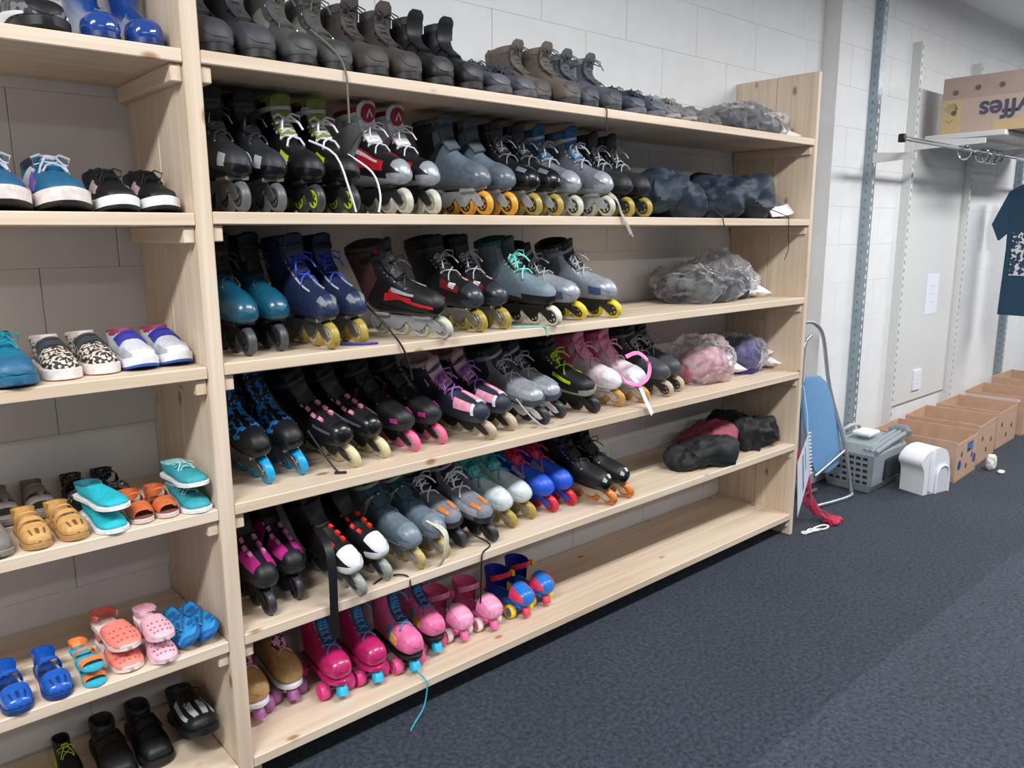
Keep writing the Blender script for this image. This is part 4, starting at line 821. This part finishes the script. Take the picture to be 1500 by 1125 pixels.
slotted_post(3.985, .055, .05, 0, 2.98, GALV, 'galvanised slotted steel post nearest the rack', .05, hole2=C(118, 130, 138, .5))
slotted_post(6.62, .055, .05, 0, 2.98, GALV, 'galvanised slotted steel post behind the T-shirt', .05, hole2=C(118, 130, 138, .5))
slotted_post(4.52, .06, .03, .02, 2.63, PWHITE, 'white slotted shop upright left of the shelf', .05, 'shelf_post', SLOT, None)
slotted_post(5.52, .06, .03, .02, 2.63, PWHITE, 'white slotted shop upright in the middle of the shelf', .05, 'shelf_post', SLOT, None)
bp_ = MB().box((4.56, PY-.02, .33), (5.515, PY-.006, 2.08), PWHITE, bev=.002).build('back_panel', None, None, smooth=False); tag(bp_, 'smooth white back panel between the two shop uprights', 'panel')
def bracket(x, z, ln, label, y0):
    t = empty('shelf_bracket', (x, y0, z)); tag(t, label, 'bracket')
    MB().rings([[(0, 0, 0), (0, 0, .058), (0, -ln, .042), (0, -ln, .012)], [(.012, 0, 0), (.012, 0, .058), (.012, -ln, .042), (.012, -ln, .012)]], PWHITE).build('arm', None, t, smooth=False)
bracket(3.985, 1.885, .24, 'white tapered bracket on the galvanised post', PY-.055)
bracket(4.53, 1.99, .40, 'white bracket under the shop shelf end', PY-.06)
bracket(5.53, 1.99, .40, 'white bracket under the middle of the shop shelf', PY-.06)
sh_ = MB().box((4.66, -.185, 2.052), (6.5, .27, 2.082), PWHITE, bev=.003).build('shop_shelf', None, None, smooth=False); tag(sh_, 'white shop shelf board carrying the banana box', 'shelf')
rl = empty('clothes_rail', (3.75, .02, 1.985)); tag(rl, 'chrome clothes rail with black end cap under the shelf', 'clothes rail')
MB().tube([(0, 0, 0), (3.1, 0, 0)], .0125, CHROME, 12).build('tube', None, rl); MB().box((-.02, -.017, -.022), (.012, .017, .022), BLACK, bev=.005).build('end_cap', None, rl)
def hook(x, i):
    t = empty('hanger_hook', (x, .02, 1.985)); tag(t, ['chrome hanger ring alone on the rail', 'leftmost chrome hanger ring of the cluster', 'middle chrome hanger ring of the cluster', 'rightmost chrome hanger ring of the cluster'][i], 'hanger', 'chrome rings on the rail')
    for k, a in enumerate((-35, 0, 40)):
        q = [Vector((.014*math.sin(R(a))*math.sin(2*PI*j/16)+(k-1)*.012,   .040*math.cos(2*PI*j/16), .040*math.sin(2*PI*j/16)-.0195)) for j in range(17)]
        MB().tube(q, .0065, CHROME, 8).build('ring', None, t)
for i, x in enumerate((4.66, 4.95, 5.07, 5.18)): hook(x, i)
# T-shirt
ts = empty('t_shirt', (6.08, .02, .86)); tag(ts, 'dark blue T-shirt with pale print hanging on the rail', 'T-shirt')
TS = C(28, 62, 86, .8, bump=.4, scale=120)
def shirt(mb, x, m):
    o = [(-.26, 0), (.26, 0), (.245, .5), (.25, .62), (.34, .56), (.42, .68), (.27, .92), (.10, .98), (0, .95), (-.10, .98), (-.27, .92), (-.42, .68), (-.34, .56), (-.25, .62), (-.245, .5)]
    mb.rings([[(x-.02-.012*math.sin(9*y), -y*.62, z) for y, z in o], [(x+.02-.012*math.sin(9*y), -y*.62, z) for y, z in o]], m); return mb
shirt(MB(), 0, TS).build('cloth', None, ts, smooth=False)
MB().box((-.0225, -.13, .30), (-.0205, .11, .62), spots(srgb(28, 58, 80), srgb(206, 206, 214), 38, .53, 'shirt_print')).build('print', None, ts, smooth=False)
MB().tube([(0, 0, .94), (0, 0, 1.10), (0, .015, 1.13), (0, .0, 1.145)], .003, CHROME).build('hanger', None, ts)
# text helper
def text(name, s, size, M, m, parent, ext=.0006):
    c = bpy.data.curves.new(name, 'FONT'); c.body = s; c.size = size; c.extrude = ext; c.offset = size*.022; c.align_x = 'CENTER'; c.align_y = 'CENTER'
    o = bpy.data.objects.new(name, c); COL.objects.link(o); bpy.context.view_layer.update()
    me = bpy.data.meshes.new_from_object(o.evaluated_get(bpy.context.evaluated_depsgraph_get())); bpy.data.objects.remove(o)
    me.materials.clear(); me.materials.append(m); q = bpy.data.objects.new(name, me); COL.objects.link(q); q.parent = parent; q.matrix_local = M; return q
# banana box, upside down on the shelf
bx = empty('banana_box', (4.70, .20, 2.083)); tag(bx, 'large cardboard banana box upside down on the white shelf', 'box')
BR = C(172, 150, 140, .8, var=.05, scale=16); INK = C(74, 74, 96, .7); YEL = C(196, 172, 128, .8, var=.05)
MB().box((0, -.56, 0), (.40, 0, .335), BR, bev=.004).build('carton', None, bx, smooth=False)
MB().box((-.0012, -.56, .0), (0, 0, .205), C(186, 164, 150, .8, var=.04)).build('sleeve', None, bx, smooth=False)
MB().box((-.002, -.118, .002), (-.0010, -.002, .200), YEL).build('yellow_panel', None, bx, smooth=False)
MB().box((-.002, -.56, .002), (-.0010, -.30, .06), YEL).build('yellow_panel', None, bx, smooth=False)
mb = MB()
for (y, z) in ((-.075, .245), (-.20, .262), (-.075, .125), (-.33, .262)): mb.lathe([(.016, -.0024), (.016, .002), (.001, .002)], (0, y, z), 'x', C(110, 92, 92, .8), 14)
mb.build('air_holes', None, bx)
mb = MB()
for k in range(5):
    mb.tube([(-.0022, -.018-.012*k, .145-.012*k+.004*k*k*.3), (-.0022, -.035-.010*k, .175-.006*k), (-.0022, -.075-.004*k, .182-.010*k), (-.0022, -.096+.004*k, .150-.006*k)], .0012, INK, 4)
mb.tube([(-.0022, -.035, .085), (-.0022, -.05, .068), (-.0022, -.066, .085)], .0016, INK, 4); mb.build('banana_emblem', None, bx)
# face looks to -X; writing is upside down
text('lettering', 'Fyffes', .15, Matrix.Translation((-.0025, -.385, .128)) @ Matrix(((0, 0, -1, 0), (1, 0, 0, 0), (0, -1, 0, 0), (0, 0, 0, 1))), INK, bx)
# open banana boxes on the floor
def open_box(loc, rz, sx, sy, h, label, fl=0, deco=None):
    t = empty('cardboard_box', loc, R(rz)); tag(t, label, 'box', 'open cardboard boxes along the wall'); th = .005
    MB().box((0, 0, 0), (sx, sy, th), CARDI).build('bottom', None, t, smooth=False)
    for nm, a, b in (('side', (0, 0, th), (th, sy, h)), ('side', (sx-th, 0, th), (sx, sy, h)), ('end', (th, 0, th), (sx-th, th, h*.94)), ('end', (th, sy-th, th), (sx-th, sy, h))):
        MB().box(a, b, CARD, bev=.001).build(nm, None, t, smooth=False)
    mb = MB()
    for (x, z) in ((.1, .16), (.3, .12), (.2, .07)): mb.lathe([(.018, -.0008), (.018, .001), (.001, .001)], (x*sx/.4, 0, z), 'y', C(90, 66, 52, .8), 12)
    mb.build('air_holes', None, t)
    if deco: deco(t, sx, sy, h)
    return t
def stickers(t, sx, sy, h):
    BL = C(40, 78, 140, .6)
    MB().box((.20, -.0016, .155), (.31, 0, .215), C(70, 110, 160, .6)).build('sticker', None, t, smooth=False)
    MB().tube([(.215, -.002, .175), (.24, -.002, .172), (.27, -.002, .188), (.30, -.002, .205)], .006, C(24, 44, 90, .6), 5).build('sticker_mark', None, t)
    for (x, z) in ((.07, .10), (.36, .09)):
        MB().lathe([(.03, -.0016), (.03, 0), (.001, 0)], (x, 0, z), 'y', BL, 16).build('sticker', None, t)
open_box((4.27, -.235, 0), 3, .41, .49, .255, 'open cardboard box with blue round stickers behind the white hood', deco=stickers)
open_box((4.76, -.19, 0), 4, .42, .45, .27, 'second open cardboard box along the wall from the carrier')
open_box((5.27, -.14, 0), 2, .46, .40, .27, 'third open cardboard box along the wall, with round holes')
open_box((5.83, -.14, 0), 3, .46, .40, .29, 'fourth open cardboard box along the wall with pale strip', deco=lambda t, sx, sy, h: MB().box((-.004, .03, h-.045), (-.0005, .40, h-.02), C(206, 196, 190, .7)).build('pale_strip', None, t, smooth=False))
open_box((6.38, -.12, 0), 0, .46, .38, .33, 'fifth open cardboard box along the wall by the far post')
pf = empty('packing_foam', (4.735, -.285, 0)); tag(pf, 'torn white packing foam on the carpet beside the boxes', 'foam')
blob(MB(), .035, .025, .05, 21, .35, C(216, 212, 204, .7), freq=22).build('foam', None, pf)
blob(MB(), .03, .02, .012, 22, .3, C(216, 212, 204, .7)).build('foam_scrap', None, pf).location = (-.03, -.07, 0)
# grey pet carrier half
CG = C(140, 150, 154, .4, var=.05); pc = empty('pet_carrier', (3.70, .0, 0)); tag(pc, 'grey slotted plastic pet carrier on the carpet', 'pet carrier')
mb = MB(); mb.rings([[(.0, .02, .005), (.36, .02, .005), (.36, .27, .005), (.0, .27, .005)], [(-.015, 0, .05), (.38, 0, .05), (.38, .275, .05), (-.015, .275, .05)], [(-.03, -.01, .235), (.40, -.01, .235), (.40, .275, .235), (-.03, .275, .235)], [(.0, .02, .285), (.38, .02, .285), (.38, .27, .285), (.0, .27, .285)]], CG)
mb.build('shell', None, pc, smooth=False)
HOLE = C(28, 34, 40, .7)
for r_ in range(5):
    for k in range(6):
        if r_ in (1, 3) and k > 3: continue
        y = .028+.040*k; z = .058+.036*r_; x = -.0165-.0148*(z-.05)/.185
        MB().box((x-.0012, y, z), (x+.004, y+.026, z+.016), HOLE).build('vent_slot', None, pc, smooth=False)
for y in (-.012, .02, .05): MB().tube([(-.02, y, .258), (.16, y, .286), (.36, y-.01, .318)], .013, CG, 8).build('ridge', None, pc)
MB().tube([(.34, -.04, .312), (.37, -.01, .325), (.37, .05, .325), (.35, .08, .31)], [.02, .03, .03, .02], C(120, 126, 130, .4), 10).build('latch_end', None, pc)
MB().box((.12, -.0125, .06), (.33, -.004, .19), HOLE, bev=.01).build('door_opening', None, pc, smooth=False)
MB().tube([(.10, .24, .285), (.10, .24, .33), (.14, .22, .352), (.22, .21, .345), (.26, .21, .30)], .011, C(170, 176, 178, .4), 8).build('handle', None, pc)
wt = MB().box((3.80, .08, .306), (3.935, .19, .332), C(226, 228, 230, .4), bev=.008).build('white_tray', None, None, smooth=False); tag(wt, 'flat white plastic tray on the grey pet carrier', 'tray')
# white hood
wh = empty('litter_hood', (3.90, -.20, 0), R(-14)); tag(wh, 'white arched plastic litter box hood on the carpet', 'plastic hood')
WP = C(232, 234, 238, .3, var=.03); prof = [(0, 0), (.0, .13), (-.03, .19), (.0, .235), (.05, .262), (.12, .268), (.18, .25), (.215, .20), (.225, .12), (.23, 0)]
prof = catmull(prof, 4); mb = MB(); mb.prism(prof, 0, .15, WP); mb.build('shell', None, wh, angle=50)
n = 12; arch = [(.10, 0)]+[(.16+.055*math.cos(PI-PI*k/n), .10+.06*math.sin(PI-PI*k/n)) for k in range(n+1)]+[(.215, 0)]
MB().prism(arch, -.007, .0, C(214, 216, 222, .35, var=.03)).build('arch_panel', None, wh)
MB().tube([(x, -.008, z) for x, z in arch], .006, WP, 8).build('arch_rim', None, wh)
MB().tube([(.055, -.004, .02), (.055, -.006, .2), (.07, .0, .255)], .014, WP, 8).build('rib', None, wh)
# folding chair
fc = empty('folding_chair', (3.26, .26, 0), R(-6)); tag(fc, 'folded blue chair with grey tube frame leaning by the rack', 'chair')
TB = C(176, 182, 188, .25, metal=.7, var=.05); BL = C(98, 142, 184, .5, var=.06)
def chairtube(nm, pts, r=.011): return MB().tube(catmull(pts, 4), r, TB, 10).build(nm, None, fc)
chairtube('frame', [(.0, -.16, .015), (.30, -.17, .012), (.345, -.15, .05), (.33, -.10, .30), (.30, .0, .62), (.27, .04, .90), (.22, .06, .98), (.14, .065, 1.0), (.05, .06, .98)])
chairtube('frame', [(.24, .0, .02), (.10, .0, .015), (.06, .0, .06), (.07, .02, .30), (.10, .05, .62), (.12, .06, .86), (.18, .065, .92)])
chairtube('cross_bar', [(.03, -.12, .17), (.30, -.12, .27)], .009)
rs = []
for (z, a, b, y) in ((.17, .10, .22, -.10), (.19, .06, .29, -.098), (.29, .03, .325, -.08), (.44, .02, .32, -.05), (.58, .03, .29, -.02), (.66, .05, .25, -.008), (.70, .09, .19, -.002)):
    rs.append([(a, y, z), ((a+b)/2, y-.022, z), (b, y, z), (b, y+.018, z), ((a+b)/2, y+.01, z), (a, y+.018, z)])
MB().rings(rs, BL).build('backrest', None, fc, angle=60)
# laminated sign on the end panel
sg_ = empty('paper_sign', (2.826, 0, 0)); tag(sg_, 'white printed paper sign hanging at the end of the rack', 'sign')
PAP = C(214, 222, 236, .5, var=.03)
A_, B_, C_, D_ = Vector((-.016, -.006, .375)), Vector((.012, -.010, .085)), Vector((.058, -.035, .31)), Vector((.03, -.028, .52))
def quad(mb, u0, u1, v0, v1, off, m):
    f = lambda u, v: A_.lerp(D_, u).lerp(B_.lerp(C_, u), v)
    nn = (D_-A_).cross(B_-A_).normalized(); nn = -nn if nn.y > 0 else nn
    q = [f(u0, v0), f(u1, v0), f(u1, v1), f(u0, v1)]
    mb.rings([[p+nn*off for p in q], [p+nn*(off-.0015) for p in q]], m); return mb
quad(MB(), 0, 1, 0, 1, 0, PAP).build('sheet', None, sg_, smooth=False)
random.seed(8); mb = MB()
for (u, v0, v1, wd) in ((.42, .14, .86, .12), (.66, .10, .6, .07)):
    v = v0
    while v < v1:
        h_ = random.uniform(.02, .045); quad(mb, u, u+wd, v, v+h_, .0008, C(120, 130, 144, .6)); v += h_+.018
o = mb.build('print', None, sg_, smooth=False); o['kind'] = 'stuff'
mb = MB()
for k in range(12):
    p = D_.lerp(C_, k/11)+Vector((.004, -.002, 0)); mb.tube([p+Vector((-.006, 0, .004)), p+Vector((.005, -.004, .003)), p+Vector((.006, .0, -.003)), p+Vector((-.005, .002, -.004))], .0035, C(226, 230, 238, .3), 6)
o = mb.build('binding', None, sg_); o['kind'] = 'stuff'
MB().tube([D_+Vector((-.004, 0, -.004)), D_+Vector((-.006, .01, .10)), D_+Vector((-.014, .034, .235))], .0015, WHITE, 5).build('string', None, sg_)
MB().tube([(-.014, .004, .755), (.0, .004, .755)], .004, STEEL, 8).build('nail', None, sg_)
# red net and white cord
nt_ = empty('red_net', (3.05, .02, 0)); tag(nt_, 'red mesh net bag hanging down to the carpet', 'net')
RN = C(176, 36, 72, .6); random.seed(5); mb = MB()
for k in range(16):
    a, b = random.uniform(-.03, .03), random.uniform(-.03, .03)
    mb.tube(catmull([(.0+a*.4, .10+b*.3, .36), (.01+a, .07+b, .22), (.0-a, .02+b, .10), (.03+b, -.03+a, .03+abs(b)*.4), (.06+a*1.4, -.08+b*1.2, .012+abs(a)*.6)], 4), .0028, RN, 5)
mb.build('mesh_strands', None, nt_); o = blob(MB(), .05, .035, .014, 31, .5, RN, freq=30).build('heap', None, nt_); o.location = (.06, -.08, 0)
wc = MB().tube(catmull([(2.955, -.075, .006), (2.90, -.06, .008), (2.86, -.03, .006), (2.845, -.045, .006), (2.885, -.065, .012), (2.95, -.045, .008), (3.02, -.055, .008), (3.03, -.08, .008), (2.97, -.085, .008), (2.90, -.045, .014), (2.85, -.055, .006)], 4), .005, C(226, 226, 230, .5), 8).build('knotted_rope'); tag(wc, 'knotted white cord lying on the carpet at the rack foot', 'cord')
# papers and a socket on the far wall
for nm, (x, z, w_, h_), lab, cat in (('wall_paper_sheet', (5.02, .92, .21, .28), 'white printed sheet taped to the back panel', 'paper'), ('wall_socket', (4.93, .40, .12, .14), 'white wall socket low on the back panel', 'socket')):
    t = empty(nm, (x, PY-.0205, z)); tag(t, lab, cat)
    MB().box((0, -.002 if 'sheet' in nm else -.012, 0), (w_, 0, h_), C(226, 230, 240, .5, var=.02), bev=.0008).build('sheet' if 'sheet' in nm else 'plate', None, t, smooth=False)
    mb = MB()
    for k in range(3): mb.box((w_*.3, -.0026 if 'sheet' in nm else -.0126, h_*(.3+.2*k)), (w_*.7, -.002, h_*(.3+.2*k)+.006), C(196, 204, 222, .6))
    mb.build('print' if 'sheet' in nm else 'socket_face', None, t, smooth=False)

def text_on(o, S, u, phi, word, size, m, off=.012):
    p = S.P(u, R(phi), off); n_ = S.Nn(u, R(phi)); x_ = Vector((0, 0, 1)).cross(n_).normalized(); y_ = n_.cross(x_)
    M_ = Matrix((x_, y_, n_)).transposed().to_4x4(); M_.translation = p
    text('lettering', word, size, M_, m, o)
SS = Surf(SK, ZB)
text_on(find('inline_skate', 'left one of the black skate pair with blue print'), SS, 7.2, -58, 'ER', .03, WHITE, .008)
text_on(find('inline_skate', 'right one of the black skate pair with lime'), SS, 11.0, -30, 'SP', .022, LGREY, .017)
